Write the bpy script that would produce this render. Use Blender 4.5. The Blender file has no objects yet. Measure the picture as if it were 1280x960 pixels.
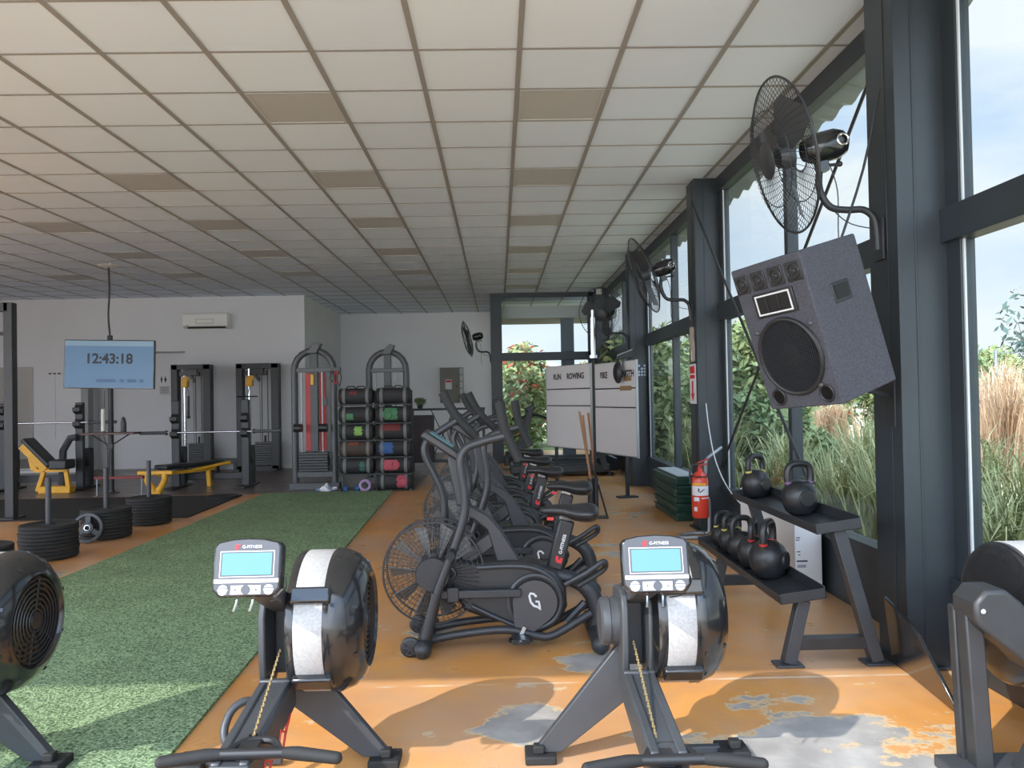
import bpy, bmesh, math, random
from mathutils import Vector, Matrix, Euler
random.seed(7)
PI = math.pi
SC = bpy.context.scene
COL = SC.collection
# ------------------------------------------------------------------ camera
cam_d = bpy.data.cameras.new('camera'); cam_d.sensor_width = 36.0; cam_d.lens = 28.125
cam_d.clip_start = 0.05; cam_d.clip_end = 500
cam = bpy.data.objects.new('camera', cam_d); COL.objects.link(cam)
ry = Vector((-17, -16, -1000)).normalized()                 # the room's depth axis seen from the camera
rz = Vector((-0.018, 1, 0)); rz = (rz - ry * rz.dot(ry)).normalized()
rx = ry.cross(rz)
M3 = Matrix((rx, ry, rz))
cam.matrix_world = Matrix.Translation((0, 0, 1.30)) @ M3.to_4x4()
SC.camera = cam
# ------------------------------------------------------------------ exposure
SC.view_settings.view_transform = 'Standard'; SC.view_settings.look = 'None'
SC.view_settings.gamma = 1.0; SC.view_settings.use_curve_mapping = False
SC.view_settings.exposure = 0.0
SC.cycles.max_bounces = 10; SC.cycles.diffuse_bounces = 6; SC.cycles.transparent_max_bounces = 24
SC.cycles.sample_clamp_indirect = 6.0
# ------------------------------------------------------------------ sky and sun
SUN_TO = Vector((-1.0, -0.93, 1.0)).normalized()
sun_d = bpy.data.lights.new('sun', 'SUN'); sun_d.energy = 5.0; sun_d.angle = math.radians(0.6); sun_d.color = (1.0, 0.94, 0.84)
sun = bpy.data.objects.new('sun', sun_d); COL.objects.link(sun)
sun.rotation_euler = SUN_TO.to_track_quat('Z', 'Y').to_euler()
world = bpy.data.worlds.new('sky'); SC.world = world; world.use_nodes = True
wn = world.node_tree.nodes; wl = world.node_tree.links
for n in list(wn): wn.remove(n)
w_out = wn.new('ShaderNodeOutputWorld'); w_bg = wn.new('ShaderNodeBackground'); wl.new(w_bg.outputs[0], w_out.inputs[0])
w_tc = wn.new('ShaderNodeTexCoord'); w_sep = wn.new('ShaderNodeSeparateXYZ'); wl.new(w_tc.outputs['Generated'], w_sep.inputs[0])
w_map = wn.new('ShaderNodeMapping'); w_map.inputs['Scale'].default_value = (1.6, 1.6, 4.2); wl.new(w_tc.outputs['Generated'], w_map.inputs[0])
w_noise = wn.new('ShaderNodeTexNoise'); w_noise.inputs['Scale'].default_value = 2.1; w_noise.inputs['Detail'].default_value = 6; wl.new(w_map.outputs[0], w_noise.inputs['Vector'])
w_cr = wn.new('ShaderNodeValToRGB'); w_cr.color_ramp.elements[0].position = 0.42; w_cr.color_ramp.elements[1].position = 0.62
wl.new(w_noise.outputs[0], w_cr.inputs[0])
w_hz = wn.new('ShaderNodeMapRange'); w_hz.inputs[1].default_value = 0.02; w_hz.inputs[2].default_value = 0.55; w_hz.inputs[3].default_value = 1.0; w_hz.inputs[4].default_value = 0.0
wl.new(w_sep.outputs[2], w_hz.inputs[0])
w_blue = wn.new('ShaderNodeMixRGB'); w_blue.inputs[1].default_value = (0.36, 0.56, 0.90, 1); w_blue.inputs[2].default_value = (0.76, 0.85, 0.95, 1)
wl.new(w_hz.outputs[0], w_blue.inputs[0])
w_mix = wn.new('ShaderNodeMixRGB'); w_mix.inputs[2].default_value = (0.86, 0.90, 0.95, 1)
wl.new(w_cr.outputs[0], w_mix.inputs[0]); wl.new(w_blue.outputs[0], w_mix.inputs[1])
w_dot = wn.new('ShaderNodeVectorMath'); w_dot.operation = 'DOT_PRODUCT'; w_dot.inputs[1].default_value = SUN_TO
wl.new(w_tc.outputs['Generated'], w_dot.inputs[0])
w_gl = wn.new('ShaderNodeMapRange'); w_gl.interpolation_type = 'SMOOTHSTEP'
w_gl.inputs[1].default_value = -0.25; w_gl.inputs[2].default_value = 1.0; w_gl.inputs[3].default_value = 1.22; w_gl.inputs[4].default_value = 6.6   # sky strengthened towards the sun, out of view, as added fill
wl.new(w_dot.outputs['Value'], w_gl.inputs[0])
wl.new(w_mix.outputs[0], w_bg.inputs[0]); wl.new(w_gl.outputs[0], w_bg.inputs[1])
world.cycles.sampling_method = 'MANUAL'; world.cycles.sample_map_resolution = 512

# ------------------------------------------------------------------ helpers
def lin(c):
    return tuple((x / 255 / 12.92) if x / 255 <= 0.04045 else ((x / 255 + 0.055) / 1.055) ** 2.4 for x in c)
_mats = {}
def mat(name, rgb, rough=0.5, metal=0.0, var=0.0, vscale=8.0, bump=0.0, bscale=60.0, spec=0.5, coat=0.0, emit=0.0, stretch=None):
    m = bpy.data.materials.new(name); m.use_nodes = True
    nt = m.node_tree; b = nt.nodes['Principled BSDF']
    c = lin(rgb)
    b.inputs['Base Color'].default_value = (*c, 1); b.inputs['Roughness'].default_value = rough; b.inputs['Metallic'].default_value = metal
    b.inputs['Specular IOR Level'].default_value = spec
    if coat: b.inputs['Coat Weight'].default_value = coat; b.inputs['Coat Roughness'].default_value = 0.08
    if emit:
        b.inputs['Emission Color'].default_value = (*c, 1); b.inputs['Emission Strength'].default_value = emit
    if var or bump:
        tc = nt.nodes.new('ShaderNodeTexCoord'); vec = tc.outputs['Object']
        if stretch:
            mp = nt.nodes.new('ShaderNodeMapping'); mp.inputs['Scale'].default_value = stretch; nt.links.new(vec, mp.inputs[0]); vec = mp.outputs[0]
    if var:
        n = nt.nodes.new('ShaderNodeTexNoise'); n.inputs['Scale'].default_value = vscale; n.inputs['Detail'].default_value = 5
        nt.links.new(vec, n.inputs['Vector'])
        mr = nt.nodes.new('ShaderNodeMapRange'); mr.inputs[1].default_value = 0.3; mr.inputs[2].default_value = 0.7
        mr.inputs[3].default_value = 1 - var; mr.inputs[4].default_value = 1 + var
        nt.links.new(n.outputs[0], mr.inputs[0])
        vm = nt.nodes.new('ShaderNodeVectorMath'); vm.operation = 'SCALE'; vm.inputs[0].default_value = c
        nt.links.new(mr.outputs[0], vm.inputs['Scale']); nt.links.new(vm.outputs[0], b.inputs['Base Color'])
    if bump:
        n2 = nt.nodes.new('ShaderNodeTexNoise'); n2.inputs['Scale'].default_value = bscale; n2.inputs['Detail'].default_value = 3
        nt.links.new(vec, n2.inputs['Vector'])
        bp = nt.nodes.new('ShaderNodeBump'); bp.inputs['Strength'].default_value = bump; bp.inputs['Distance'].default_value = 0.01
        nt.links.new(n2.outputs[0], bp.inputs['Height']); nt.links.new(bp.outputs[0], b.inputs['Normal'])
    _mats[name] = m
    return m

class MB:
    def __init__(s): s.v = []; s.f = []; s.mi = []; s.cur = 0
    def add(s, vs, fs):
        o = len(s.v); s.v += [tuple(p) for p in vs]; s.f += [tuple(i + o for i in f) for f in fs]; s.mi += [s.cur] * len(fs); return s
    def box(s, c, d, R=None):
        c = Vector(c); h = Vector(d) / 2; vs = []
        for i in range(8):
            p = Vector((h.x * (1 if i & 1 else -1), h.y * (1 if i & 2 else -1), h.z * (1 if i & 4 else -1)))
            if R is not None: p = R @ p
            vs.append(c + p)
        return s.add(vs, [(0, 2, 3, 1), (4, 5, 7, 6), (0, 1, 5, 4), (2, 6, 7, 3), (0, 4, 6, 2), (1, 3, 7, 5)])
    def span(s, a, b):
        a = Vector(a); b = Vector(b); return s.box((a + b) / 2, [abs(b[i] - a[i]) for i in range(3)])
    def bar(s, a, b, w, h, up=(0, 0, 1)):
        a = Vector(a); b = Vector(b); d = (b - a); L = d.length; d.normalize(); u = Vector(up)
        x = d.cross(u)
        if x.length < 1e-4: x = d.cross(Vector((1, 0, 0)))
        x.normalize(); z = x.cross(d).normalized()
        R = Matrix((x, d, z)).transposed()
        return s.box((a + b) / 2, (w, L, h), R)
    def tube(s, pts, r, seg=8, sub=0, closed=False, cap=True):
        P = [Vector(p) for p in pts]; rr = list(r) if hasattr(r, '__len__') else [r] * len(P)
        if sub:
            Q = []; RR = []; n = len(P)
            for i in range(n if closed else n - 1):
                p0 = P[(i - 1) % n] if (closed or i > 0) else P[i]; p1 = P[i]; p2 = P[(i + 1) % n]
                p3 = P[(i + 2) % n] if (closed or i + 2 < n) else P[(i + 1) % n]
                for k in range(sub):
                    t = k / sub
                    Q.append(0.5 * ((2 * p1) + (p2 - p0) * t + (2 * p0 - 5 * p1 + 4 * p2 - p3) * t * t + (3 * p1 - p0 - 3 * p2 + p3) * t ** 3))
                    RR.append(rr[i] * (1 - t) + rr[(i + 1) % n] * t)
            if not closed: Q.append(P[-1]); RR.append(rr[-1])
            P, rr = Q, RR
        n = len(P); T = []
        for i in range(n):
            if closed: d = P[(i + 1) % n] - P[i - 1]
            else: d = P[min(i + 1, n - 1)] - P[max(i - 1, 0)]
            T.append(d.normalized())
        u = T[0].cross(Vector((0, 0, 1)))
        if u.length < 0.05: u = T[0].cross(Vector((1, 0, 0)))
        u.normalize(); vs = []
        for i in range(n):
            u = (u - T[i] * u.dot(T[i])).normalized(); w = T[i].cross(u)
            for k in range(seg):
                a = 2 * PI * k / seg; vs.append(P[i] + (u * math.cos(a) + w * math.sin(a)) * rr[i])
        fs = []
        for i in range(n if closed else n - 1):
            j = (i + 1) % n
            for k in range(seg):
                k2 = (k + 1) % seg; fs.append((i * seg + k, i * seg + k2, j * seg + k2, j * seg + k))
        if cap and not closed:
            fs.append(tuple(range(seg))[::-1]); fs.append(tuple((n - 1) * seg + k for k in range(seg)))
        return s.add(vs, fs)
    def cyl(s, a, b, r, seg=20, r2=None): return s.tube([a, b], [r, r if r2 is None else r2], seg)
    def lathe(s, prof, o=(0, 0, 0), ax='z', seg=32, R=None):
        o = Vector(o); vs = []; n = len(prof)
        for r, h in prof:
            for k in range(seg):
                a = 2 * PI * k / seg; c, d = r * math.cos(a), r * math.sin(a)
                p = Vector((c, d, h)) if ax == 'z' else (Vector((h, c, d)) if ax == 'x' else Vector((d, h, c)))
                if R is not None: p = R @ p
                vs.append(o + p)
        fs = []
        for i in range(n - 1):
            for k in range(seg):
                k2 = (k + 1) % seg; fs.append((i * seg + k, i * seg + k2, (i + 1) * seg + k2, (i + 1) * seg + k))
        if prof[0] != prof[-1]:
            if prof[0][0] > 1e-5: fs.append(tuple(range(seg))[::-1])
            if prof[-1][0] > 1e-5: fs.append(tuple((n - 1) * seg + k for k in range(seg)))
        return s.add(vs, fs)
    def ring(s, c, R0, r, n=48, seg=5, ax='y', Rm=None):
        c = Vector(c); pts = []
        for k in range(n):
            a = 2 * PI * k / n; q, w = R0 * math.cos(a), R0 * math.sin(a)
            p = Vector((q, 0, w)) if ax == 'y' else (Vector((0, q, w)) if ax == 'x' else Vector((q, w, 0)))
            if Rm is not None: p = Rm @ p
            pts.append(c + p)
        return s.tube(pts, r, seg, closed=True)
    def prism(s, poly, a, b, ax='y'):
        n = len(poly); vs = []
        for h in (a, b):
            for p, q in poly: vs.append((p, h, q) if ax == 'y' else ((h, p, q) if ax == 'x' else (p, q, h)))
        fs = [tuple(range(n))[::-1], tuple(range(n, 2 * n))]
        for k in range(n): fs.append((k, (k + 1) % n, n + (k + 1) % n, n + k))
        return s.add(vs, fs)
    def ball(s, c, r, nu=16, nv=10, R=None):
        c = Vector(c); rr = r if hasattr(r, '__len__') else (r, r, r); vs = []; fs = []
        for i in range(nv + 1):
            t = PI * i / nv
            for k in range(nu):
                a = 2 * PI * k / nu; p = Vector((rr[0] * math.sin(t) * math.cos(a), rr[1] * math.sin(t) * math.sin(a), rr[2] * math.cos(t)))
                if R is not None: p = R @ p
                vs.append(c + p)
        for i in range(nv):
            for k in range(nu): fs.append((i * nu + k, (i + 1) * nu + k, (i + 1) * nu + (k + 1) % nu, i * nu + (k + 1) % nu))
        return s.add(vs, fs)
    def build(s, name, m, parent=None, bevel=0.0, smooth=True, loc=None, fix=True, weld=True):
        me = bpy.data.meshes.new(name)
        me.from_pydata(s.v, [], s.f)
        ms = m if isinstance(m, (list, tuple)) else [m]
        for x in ms: me.materials.append(x)
        if len(ms) > 1: me.polygons.foreach_set('material_index', s.mi)
        if fix:
            bm = bmesh.new(); bm.from_mesh(me)
            if weld: bmesh.ops.remove_doubles(bm, verts=bm.verts, dist=1e-6)
            bmesh.ops.recalc_face_normals(bm, faces=bm.faces); bm.to_mesh(me); bm.free()
        if smooth:
            me.polygons.foreach_set('use_smooth', [True] * len(me.polygons)); me.set_sharp_from_angle(angle=math.radians(38))
        o = bpy.data.objects.new(name, me); COL.objects.link(o)
        if parent is not None: o.parent = parent
        if loc is not None: o.location = loc
        if bevel:
            bv = o.modifiers.new('edge', 'BEVEL'); bv.width = bevel; bv.segments = 2; bv.limit_method = 'ANGLE'; bv.angle_limit = math.radians(50)
        return o
def tag(o, label=None, cat=None, group=None, kind=None):
    if label: o['label'] = label
    if cat: o['category'] = cat
    if group: o['group'] = group
    if kind: o['kind'] = kind
    return o
def thing(name, label, cat, loc=(0, 0, 0), rz=0.0, group=None):
    o = bpy.data.objects.new(name, None); COL.objects.link(o); o.empty_display_size = 0.1
    o.location = loc; o.rotation_euler = (0, 0, rz)
    return tag(o, label, cat, group)
def struct(name, mb, m, parent=None, **k):
    o = mb.build(name, m, parent, **k)
    if parent is None: o['kind'] = 'structure'
    return o
def dup(o, parent=None, loc=None, rz=None, label=None, group=None):
    kids = [c for c in o.children]
    c = o.copy(); COL.objects.link(c)
    if parent is not None: c.parent = parent
    if loc is not None: c.location = loc
    if rz is not None: c.rotation_euler = (0, 0, rz)
    if label: c['label'] = label
    if group: c['group'] = group
    for ch in kids: dup(ch, c)
    return c
def text(name, body, size, m, parent, R, loc, extrude=0.0004, align='CENTER', bold=0.0):
    cu = bpy.data.curves.new(name, 'FONT'); cu.body = body; cu.size = size; cu.extrude = extrude; cu.align_x = align; cu.align_y = 'CENTER'; cu.offset = bold * size
    t = bpy.data.objects.new(name, cu); COL.objects.link(t)
    me = bpy.data.meshes.new_from_object(t); bpy.data.objects.remove(t); bpy.data.curves.remove(cu)
    me.materials.clear(); me.materials.append(m)
    M = Matrix.Translation(loc) @ R.to_4x4(); me.transform(M)
    o = bpy.data.objects.new(name, me); COL.objects.link(o); o.parent = parent
    return o
# text lies in its local XY plane; these turn it to face a direction
FACE_NY = Matrix(((1, 0, 0), (0, 0, -1), (0, 1, 0)))            # faces -Y (towards the camera)
FACE_NX = Matrix(((0, 0, -1), (-1, 0, 0), (0, 1, 0)))           # faces -X
def RX(a): return Matrix.Rotation(a, 3, 'X')
def RY(a): return Matrix.Rotation(a, 3, 'Y')
def RZ(a): return Matrix.Rotation(a, 3, 'Z')
ORD = ['lowest', 'second from the bottom', 'third from the bottom', 'fourth from the bottom', 'fifth from the bottom', 'sixth from the bottom', 'seventh from the bottom', 'eighth from the bottom', 'topmost']

# ------------------------------------------------------------------ materials
M_black = mat('black powder coat', (46, 48, 51), 0.45, var=0.12, vscale=14)
M_frame = mat('dark window frame', (46, 53, 58), 0.42, var=0.10, vscale=5)
M_grey = mat('charcoal painted steel', (62, 65, 69), 0.42, var=0.08, vscale=10)
M_bike = mat('dark graphite bike steel', (47, 49, 53), 0.4, var=0.08, vscale=10)
M_steel = mat('mid grey painted steel', (76, 79, 82), 0.4, var=0.08, vscale=10)
M_plastic = mat('black plastic', (38, 39, 41), 0.38, var=0.08, vscale=20)
M_gloss = mat('gloss black plastic', (30, 31, 33), 0.18, coat=0.4)
M_vinyl = mat('black vinyl', (36, 37, 40), 0.34, bump=0.15, bscale=160)
M_rubber = mat('black rubber', (33, 34, 35), 0.75, var=0.15, vscale=12, bump=0.1, bscale=120)
M_chrome = mat('chrome', (205, 208, 212), 0.16, 1.0)
M_galv = mat('grey tube steel', (150, 155, 158), 0.35, 0.6)
M_silver = mat('perforated silver band', (172, 172, 172), 0.5, 0.2, var=0.15, vscale=120)
M_mon = mat('grey monitor shell', (74, 77, 84), 0.5)
M_white = mat('white print', (214, 215, 217), 0.5)
M_red = mat('red print', (205, 40, 48), 0.5)
M_redpad = mat('red vinyl', (196, 48, 44), 0.45, var=0.1, vscale=6)
M_yellow = mat('yellow painted steel', (226, 168, 42), 0.42, var=0.08, vscale=8)
M_wood = mat('wooden dowel', (158, 112, 78), 0.55, var=0.15, vscale=20, stretch=(1, 1, 0.15))
M_board = mat('white board surface', (214, 212, 214), 0.32, var=0.02, vscale=2)
M_wall = mat('painted wall', (213, 213, 215), 0.7, var=0.03, vscale=1.2, bump=0.04, bscale=90)
M_dark = mat('deep black', (16, 16, 17), 0.6)
M_carpet = mat('grey speaker carpet', (80, 81, 88), 0.95, var=0.3, vscale=170, bump=0.5, bscale=260, spec=0.1)
M_lcd = mat('lcd', (84, 132, 142), 0.3, emit=0.06)
M_card = mat('white carton', (224, 225, 228), 0.6, var=0.02, vscale=6)
M_darkred = mat('dark red paint', (128, 44, 44), 0.5)
M_ivory = mat('ivory plastic', (226, 224, 218), 0.4)

def glass_mat():
    m = bpy.data.materials.new('window glass'); m.use_nodes = True; nt = m.node_tree
    for n in list(nt.nodes): nt.nodes.remove(n)
    o = nt.nodes.new('ShaderNodeOutputMaterial'); mx = nt.nodes.new('ShaderNodeMixShader'); t = nt.nodes.new('ShaderNodeBsdfTransparent'); g = nt.nodes.new('ShaderNodeBsdfGlossy'); fr = nt.nodes.new('ShaderNodeFresnel')
    geo = nt.nodes.new('ShaderNodeNewGeometry'); ior = nt.nodes.new('ShaderNodeMapRange'); ior.inputs[3].default_value = 1.14; ior.inputs[4].default_value = 1 / 1.14   # same reflectance from either side of the thin pane
    nt.links.new(geo.outputs['Backfacing'], ior.inputs[0]); nt.links.new(ior.outputs[0], fr.inputs[0]); t.inputs[0].default_value = (0.93, 0.96, 0.95, 1); g.inputs['Roughness'].default_value = 0.02
    nt.links.new(fr.outputs[0], mx.inputs[0]); nt.links.new(t.outputs[0], mx.inputs[1]); nt.links.new(g.outputs[0], mx.inputs[2]); nt.links.new(mx.outputs[0], o.inputs[0])
    return m
M_glass = glass_mat()
def mirror_mat():
    m = mat('mirror', (225, 228, 228), 0.02, 1.0); return m
M_mirror = mirror_mat()

def floor_mat():
    m = bpy.data.materials.new('worn epoxy floor'); m.use_nodes = True; nt = m.node_tree; N = nt.nodes; L = nt.links
    b = N['Principled BSDF']; tc = N.new('ShaderNodeTexCoord'); sep = N.new('ShaderNodeSeparateXYZ'); L.new(tc.outputs['Object'], sep.inputs[0])
    def noise(sc, det=5, rough=0.55, stretch=(1, 1, 1)):
        mp = N.new('ShaderNodeMapping'); mp.inputs['Scale'].default_value = stretch; L.new(tc.outputs['Object'], mp.inputs[0])
        n = N.new('ShaderNodeTexNoise'); n.inputs['Scale'].default_value = sc; n.inputs['Detail'].default_value = det; n.inputs['Roughness'].default_value = rough; L.new(mp.outputs[0], n.inputs['Vector']); return n.outputs[0]
    def math_(op, a, c=None, clamp=False):
        n = N.new('ShaderNodeMath'); n.operation = op; n.use_clamp = clamp
        for i, x in enumerate((a, c)):
            if x is None: continue
            if isinstance(x, (int, float)): n.inputs[i].default_value = x
            else: L.new(x, n.inputs[i])
        return n.outputs[0]
    def ramp(x, a, c):
        n = N.new('ShaderNodeMapRange'); n.inputs[1].default_value = a; n.inputs[2].default_value = c; L.new(x, n.inputs[0]); return n.outputs[0]
    def mixc(f, a, c):
        n = N.new('ShaderNodeMixRGB'); L.new(f, n.inputs[0])
        for i, x in ((1, a), (2, c)):
            if isinstance(x, tuple): n.inputs[i].default_value = (*x, 1)
            else: L.new(x, n.inputs[i])
        return n.outputs[0]
    # orange coat with soft tone changes
    base = mixc(ramp(noise(1.3, 4), 0.35, 0.65), lin((208, 144, 78)), lin((224, 162, 90)))
    base = mixc(math_('MULTIPLY', ramp(noise(5.0, 6), 0.48, 0.75), 0.5), base, lin((184, 142, 112)))
    base = mixc(math_('MULTIPLY', ramp(noise(0.55, 5, 0.6), 0.42, 0.7), 0.8), base, lin((188, 168, 152)))
    # worn through patches: bumps at the walked places added to a noise
    wear = noise(2.3, 10, 0.66, (1, 1.3, 1))
    bumps = None
    for cx, cy, rad, amp in ((1.2, 2.85, 0.95, 0.27), (0.10, 3.2, 0.36, 0.33), (0.35, 3.55, 0.5, 0.14), (0.5, 4.0, 0.55, 0.22), (0.9, 5.4, 0.7, 0.16), (-0.35, 4.4, 0.4, 0.10), (1.0, 4.75, 0.45, 0.12), (1.1, 6.8, 0.9, 0.14), (1.3, 8.8, 0.8, 0.14), (-3.6, 6.2, 0.45, 0.16), (1.6, 2.5, 0.6, 0.2), (0.55, 3.1, 0.3, 0.12)):
        d = N.new('ShaderNodeVectorMath'); d.operation = 'DISTANCE'; d.inputs[1].default_value = (cx, cy, 0); L.new(tc.outputs['Object'], d.inputs[0])
        n = N.new('ShaderNodeMapRange'); n.interpolation_type = 'SMOOTHSTEP'; n.inputs[1].default_value = rad; n.inputs[2].default_value = 0.0; n.inputs[3].default_value = 0.0; n.inputs[4].default_value = amp; L.new(d.outputs['Value'], n.inputs[0])
        bumps = n.outputs[0] if bumps is None else math_('MAXIMUM', bumps, n.outputs[0])
    f = math_('ADD', wear, bumps)
    rim = ramp(f, 0.635, 0.650); core = ramp(f, 0.665, 0.685)
    base = mixc(math_('MULTIPLY', rim, 0.75), base, lin((214, 196, 160)))
    concrete = mixc(ramp(noise(6, 6), 0.4, 0.65), lin((156, 152, 149)), lin((186, 182, 177)))
    base = mixc(core, base, concrete)
    seam = math_('MULTIPLY', math_('LESS_THAN', math_('ABSOLUTE', math_('SUBTRACT', sep.outputs[1], 3.64)), 0.011), ramp(noise(4.0, 5), 0.38, 0.55))
    base = mixc(math_('MULTIPLY', seam, 0.8), base, lin((226, 206, 182)))
    # rear of the room: dark brown grey floor tone
    rear = ramp(sep.outputs[1], 11.25, 11.35)
    rearc = mixc(ramp(noise(2.0, 6), 0.4, 0.65), lin((92, 84, 80)), lin((112, 98, 90)))
    rear2 = math_('MULTIPLY', rear, ramp(sep.outputs[0], -1.15, -1.25))
    base = mixc(rear2, base, rearc)
    L.new(base, b.inputs['Base Color'])
    r = N.new('ShaderNodeMapRange'); r.inputs[3].default_value = 0.20; r.inputs[4].default_value = 0.42; L.new(noise(3, 5), r.inputs[0]); L.new(r.outputs[0], b.inputs['Roughness'])
    bp = N.new('ShaderNodeBump'); bp.inputs['Strength'].default_value = 0.12; bp.inputs['Distance'].default_value = 0.004; L.new(f, bp.inputs['Height']); L.new(bp.outputs[0], b.inputs['Normal'])
    return m
def turf_mat():
    m = bpy.data.materials.new('artificial turf'); m.use_nodes = True; nt = m.node_tree; N = nt.nodes; L = nt.links
    b = N['Principled BSDF']; b.inputs['Roughness'].default_value = 0.9; b.inputs['Specular IOR Level'].default_value = 0.15
    tc = N.new('ShaderNodeTexCoord')
    n = N.new('ShaderNodeTexNoise'); n.inputs['Scale'].default_value = 95; n.inputs['Detail'].default_value = 4; L.new(tc.outputs['Object'], n.inputs['Vector'])
    n2 = N.new('ShaderNodeTexNoise'); n2.inputs['Scale'].default_value = 2.5; n2.inputs['Detail'].default_value = 5; L.new(tc.outputs['Object'], n2.inputs['Vector'])
    r = N.new('ShaderNodeValToRGB'); e = r.color_ramp.elements
    e[0].position = 0.34; e[0].color = (*lin((66, 90, 62)), 1); e[1].position = 0.66; e[1].color = (*lin((164, 190, 150)), 1)
    L.new(n.outputs[0], r.inputs[0])
    mr = N.new('ShaderNodeMapRange'); mr.inputs[1].default_value = 0.3; mr.inputs[2].default_value = 0.7; mr.inputs[3].default_value = 0.9; mr.inputs[4].default_value = 1.08; L.new(n2.outputs[0], mr.inputs[0])
    s = N.new('ShaderNodeVectorMath'); s.operation = 'SCALE'; L.new(r.outputs[0], s.inputs[0]); L.new(mr.outputs[0], s.inputs['Scale']); L.new(s.outputs[0], b.inputs['Base Color'])
    bp = N.new('ShaderNodeBump'); bp.inputs['Strength'].default_value = 0.9; bp.inputs['Distance'].default_value = 0.012; L.new(n.outputs[0], bp.inputs['Height']); L.new(bp.outputs[0], b.inputs['Normal'])
    return m
def ceil_mat():
    m = bpy.data.materials.new('ceiling tiles'); m.use_nodes = True; nt = m.node_tree; N = nt.nodes; L = nt.links
    b = N['Principled BSDF']; b.inputs['Roughness'].default_value = 0.75
    tc = N.new('ShaderNodeTexCoord'); mp = N.new('ShaderNodeMapping'); mp.inputs['Location'].default_value = (-0.16 / 0.605, -4.633 / 0.61, 0); mp.inputs['Scale'].default_value = (1 / 0.605, 1 / 0.61, 1); L.new(tc.outputs['Object'], mp.inputs[0])
    fl = N.new('ShaderNodeVectorMath'); fl.operation = 'FLOOR'; L.new(mp.outputs[0], fl.inputs[0])
    wn_ = N.new('ShaderNodeTexWhiteNoise'); L.new(fl.outputs[0], wn_.inputs['Vector'])
    n = N.new('ShaderNodeTexNoise'); n.inputs['Scale'].default_value = 1.2; L.new(tc.outputs['Object'], n.inputs['Vector'])
    ad = N.new('ShaderNodeMath'); ad.operation = 'ADD'; L.new(wn_.outputs[0], ad.inputs[0]); L.new(n.outputs[0], ad.inputs[1])
    mr = N.new('ShaderNodeMapRange'); mr.inputs[1].default_value = 0.3; mr.inputs[2].default_value = 1.7; L.new(ad.outputs[0], mr.inputs[0])
    mx = N.new('ShaderNodeMixRGB'); mx.inputs[1].default_value = (*lin((220, 231, 248)), 1); mx.inputs[2].default_value = (*lin((229, 239, 253)), 1); L.new(mr.outputs[0], mx.inputs[0]); L.new(mx.outputs[0], b.inputs['Base Color'])
    return m

# ------------------------------------------------------------------ the room
CEIL = 3.33; BACK = 15.5; REC = 19.05; FRONT = 0.87; WL = -11.5
WIN = 15.65
struct('floor', MB().span((WL, 0.55, -0.12), (2.25, REC + 0.1, 0.0)), floor_mat())
struct('ceiling', MB().span((WL, FRONT, CEIL), (2.22, REC + 0.1, CEIL + 0.12)), ceil_mat())
g = MB()
M_tbar = mat('ceiling grid bar', (150, 147, 146), 0.6)
k = -20
for i in range(-19, 4):
    X = 0.16 + 0.605 * i
    g.span((X - 0.016, FRONT, CEIL - 0.006), (X + 0.016, REC, CEIL + 0.002))
for j in range(-6, 24):
    Y = 4.633 + 0.61 * j
    g.span((WL + 0.1, Y - 0.010, CEIL - 0.005), (2.1, Y + 0.010, CEIL + 0.002))
struct('trim_1', g, M_tbar, smooth=False)
# back wall, with the shallow doorway recess, and the deep recess to its right
w = MB()
w.span((WL, BACK, 0), (-7.95, BACK + 0.15, CEIL)); w.span((-7.95, BACK, 2.29), (-6.02, BACK + 0.15, CEIL)); w.span((-6.02, BACK, 0), (-3.72, BACK + 0.15, CEIL))
w.span((-8.1, BACK + 0.55, 0), (-5.9, BACK + 0.70, 2.6)); w.span((-8.1, BACK + 0.15, 0), (-7.95, BACK + 0.55, 2.6)); w.span((-6.02, BACK + 0.15, 0), (-5.9, BACK + 0.55, 2.6)); w.span((-8.1, BACK + 0.15, 2.29), (-5.9, BACK + 0.55, 2.45))
struct('wall_back', w, M_wall, smooth=False)
w = MB().span((-3.87, BACK + 0.15, 0), (-3.72, REC, CEIL)); struct('wall_recess_left', w, M_wall, smooth=False)
w = MB().span((-3.87, REC, 0), (-0.1, REC + 0.15, CEIL)); struct('wall_recess_back', w, mat('white recess wall', (232, 232, 234), 0.7, var=0.02, vscale=1.2), smooth=False)
w = MB().span((-0.10, WIN + 0.1, 0), (0.02, REC + 0.15, 0.3)).span((-0.10, WIN + 0.1, 3.1), (0.02, REC + 0.15, CEIL)).span((-0.10, REC - 0.1, 0.3), (0.02, REC + 0.15, 3.1)).span((-0.10, 17.3, 0.3), (0.02, 17.4, 3.1)); o = struct('window_recess_added', w, M_frame, smooth=False)  # added glazing, seen edge-on, to let light onto the recess wall
for ya, yb in ((WIN + 0.16, 17.3), (17.4, REC - 0.1)): MB().span((-0.045, ya, 0.3), (-0.035, yb, 3.1)).build('glass', M_glass, o, smooth=False)
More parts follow.
